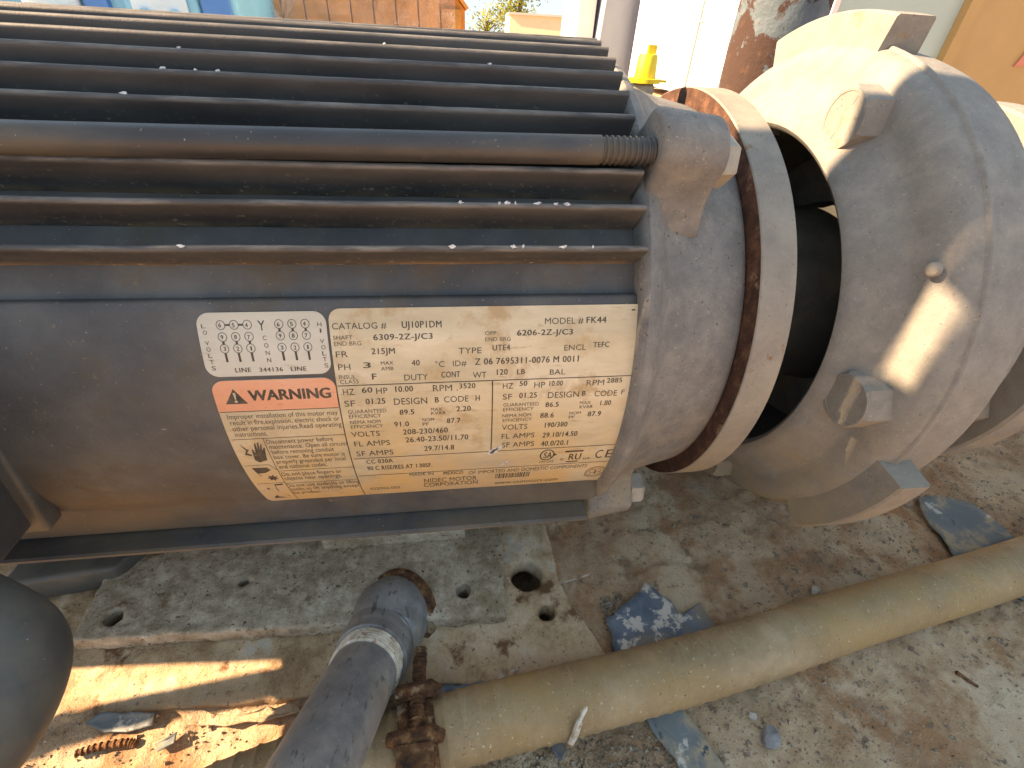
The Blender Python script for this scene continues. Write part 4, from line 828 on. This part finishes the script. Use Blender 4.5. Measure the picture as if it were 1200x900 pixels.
# made-up tapered block whose blue-grey paints the shadow on the white wall
hp_ = empty('wall_shadow_prop', (1.5, 4.6, 0), 'tall added tapered block painted blue-grey as the wall shadow, left of the trailer', 'prop')
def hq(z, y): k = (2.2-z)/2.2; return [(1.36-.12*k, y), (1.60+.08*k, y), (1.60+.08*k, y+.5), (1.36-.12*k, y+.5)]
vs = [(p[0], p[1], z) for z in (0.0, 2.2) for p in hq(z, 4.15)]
mesh_obj('prop', vs, [(0, 1, 5, 4), (1, 2, 6, 5), (2, 3, 7, 6), (3, 0, 4, 7), (4, 5, 6, 7)], M['wall_shadow'], hp_, False)
MB().box(1.10, 1.235, 4.30, 4.9, 0, 2.4).obj('prop_side_panel', M['white'], hp_)
# peeling pole right behind the pump
pl = MB().tube([(.372, .34, z) for z in np.linspace(0, 1.5, 40)], [.0465+.0006*sin(i*1.7) for i in range(40)], 40).obj('steel_pole', M['polepaint'], None, True, 60)
tag(pl, 'rusty steel pole with peeling blue paint behind the pump', 'pole')
# cabinet: pale teal panel with a tan door
cb = empty('metal_cabinet', (1.9, 1.8, 0), 'metal cabinet with pale teal panel and tan door at far right', 'cabinet')
MB().box(1.275, 1.73, 1.52, 2.4, .0, 1.7).obj('teal_panel', M['teal'], cb)
MB().box(1.255, 1.274, 1.50, 2.4, .0, 1.7).obj('edge_trim', M['white'], cb)
MB().box(1.7305, 1.775, 1.49, 2.4, .0, 1.7).obj('door_frame', M['tan'], cb)
MB().box(1.779, 2.9, 1.505, 2.4, .0, 1.7).obj('door', M['tan'], cb)
o = MB().prism([(2.035, .29), (2.10, .30), (2.12, .37), (2.06, .365)], lambda p, d: (p[0], d, p[1]), 1.498, 1.504).obj('red_sticker', M['red'], cb)
# small building and tree far away
sb = empty('small_building', (3.4, 18.5, 0), 'small cream flat-roofed building in the distance below the sky', 'building')
MB().prism([(2.25, 18.0), (4.1, 17.6), (4.75, 19.5), (2.4, 20.5)], lambda p, d: (p[0], p[1], d), 0, .80).obj('wall', M['cream'], sb, False)
MB().prism([(2.20, 17.95), (4.12, 17.52), (4.80, 19.5), (2.4, 20.6)], lambda p, d: (p[0], p[1], d), .802, .86).obj('roof', M['roofgrey'], sb, False)
def tree(name, loc, h, rx, label, seed, n=2600):
    t = empty(name, loc, label, 'tree', 'trees in the distance'); r = random.Random(seed); L_ = Vector(loc)
    mbt = MB(); mbt.tube(cr([L_, L_+Vector((.05, 0, h*.25)), L_+Vector((-.04, .05, h*.5)), L_+Vector((.02, 0, h*.85))], 4), [.16*(1-.065*i) for i in range(13)], 10)
    cl = []
    for k in range(16):
        a = r.uniform(0, 6.3); z = h*r.uniform(.35, .95); q = rx*r.uniform(.25, 1)*(1-abs(z/h-.6)*.9); e = L_+Vector((q*cos(a), q*sin(a), z)); cl.append(e)
        mbt.tube([L_+Vector((0, 0, z*.65)), L_.lerp(e, .5)+Vector((0, 0, z*.40)), e], [.05, .03, .012], 6)
    mbt.obj('trunk', M['bark'], t)
    vs = []; fs = []
    for k in range(n):
        c_ = r.choice(cl); p = c_+Vector((r.gauss(0, .36), r.gauss(0, .36), r.gauss(0, .30))); s = r.uniform(.05, .12); m = len(vs)
        d = Vector((r.gauss(0, 1), r.gauss(0, 1), r.gauss(0, 1))).normalized(); e = d.orthogonal().normalized()
        vs += [p-d*s, p+e*s*.5, p+d*s, p-e*s*.5]; fs.append((m, m+1, m+2, m+3))
    mesh_obj('crown', vs, fs, M['leaf'], t, False)
tree('leafy_tree', (4.25, 30, -.2), 3.4, 1.0, 'sunlit yellow-green tree rising above the small building', 21, 1500)
tree('leafy_tree', (2.6, 31, -.5), 1.55, 1.0, 'low sparse tree left of the taller tree against the sky', 22, 420)

# unseen cabinet and channel post, added to cast the camera operator's shadow
M['cabinet'] = simple('grey_blocker', (.40, .41, .40), .5, .06, 5)  # for the added sun blocker and blocker post only
kb = empty('sun_blocker', (-.48, -.17, 0), 'made-up tall grey sun blocker on legs, unseen left of the motor', 'cabinet')
sh = lambda p, d: (d, p[0]+.10*(p[1]-.72), p[1])
MB().prism([(-.235, .30), (-.1195, .30), (-.1195, 1.15), (-.235, 1.15)], lambda p, d: (d, p[0], p[1]), -.50, -.46).obj('body', M['cabinet'], kb)
MB().box(-.50, -.46, -.119, -.112, 0, 1.15).obj('blocker_edge', M['cabinet'], kb)
MB().prism([(-.0655, .48), (-.0655, .632), (-.0775, .634), (-.0775, .704), (-.0655, .706), (-.0655, 1.15), (-.140, 1.15), (-.111, .48)], sh, -.50, -.46).obj('blocker_slot', M['cabinet'], kb)  # slot shaped to let one bright streak reach the pump
for (x, y) in ((-.499, -.234), (-.474, -.234)): MB().box(x, x+.010, y, y+.010, 0, .2995).obj('blocker_leg', M['steel'], kb)
for pts in ([(-.47, -.122, .31), (-.475, -.150, .20), (-.47, -.185, .165), (-.475, -.215, .21), (-.47, -.228, .31)], [(-.465, -.125, .12), (-.47, -.16, .105), (-.465, -.20, .125), (-.47, -.26, .09), (-.47, -.33, .02)]):
    MB().tube(cr(pts, 8), .007, 12).obj('blocker_cable', M['black'], kb)  # added to break up the edges of the sun patch
po = empty('blocker_post', (-.48, -.05, 0), 'made-up grey channel post standing left of the motor beside the sun blocker, to shade the pump and foot', 'post')
MB().prism([(-.004, .48), (-.004, 1.25), (-.065, 1.25), (-.065, .48)], sh, -.50, -.455).obj('blocker', M['cabinet'], po)
MB().box(-.50, -.455, -.1115, -.020, -.02, .4795).obj('pedestal', M['cabinet'], po)  # lower blocker, added to keep the motor foot in shade
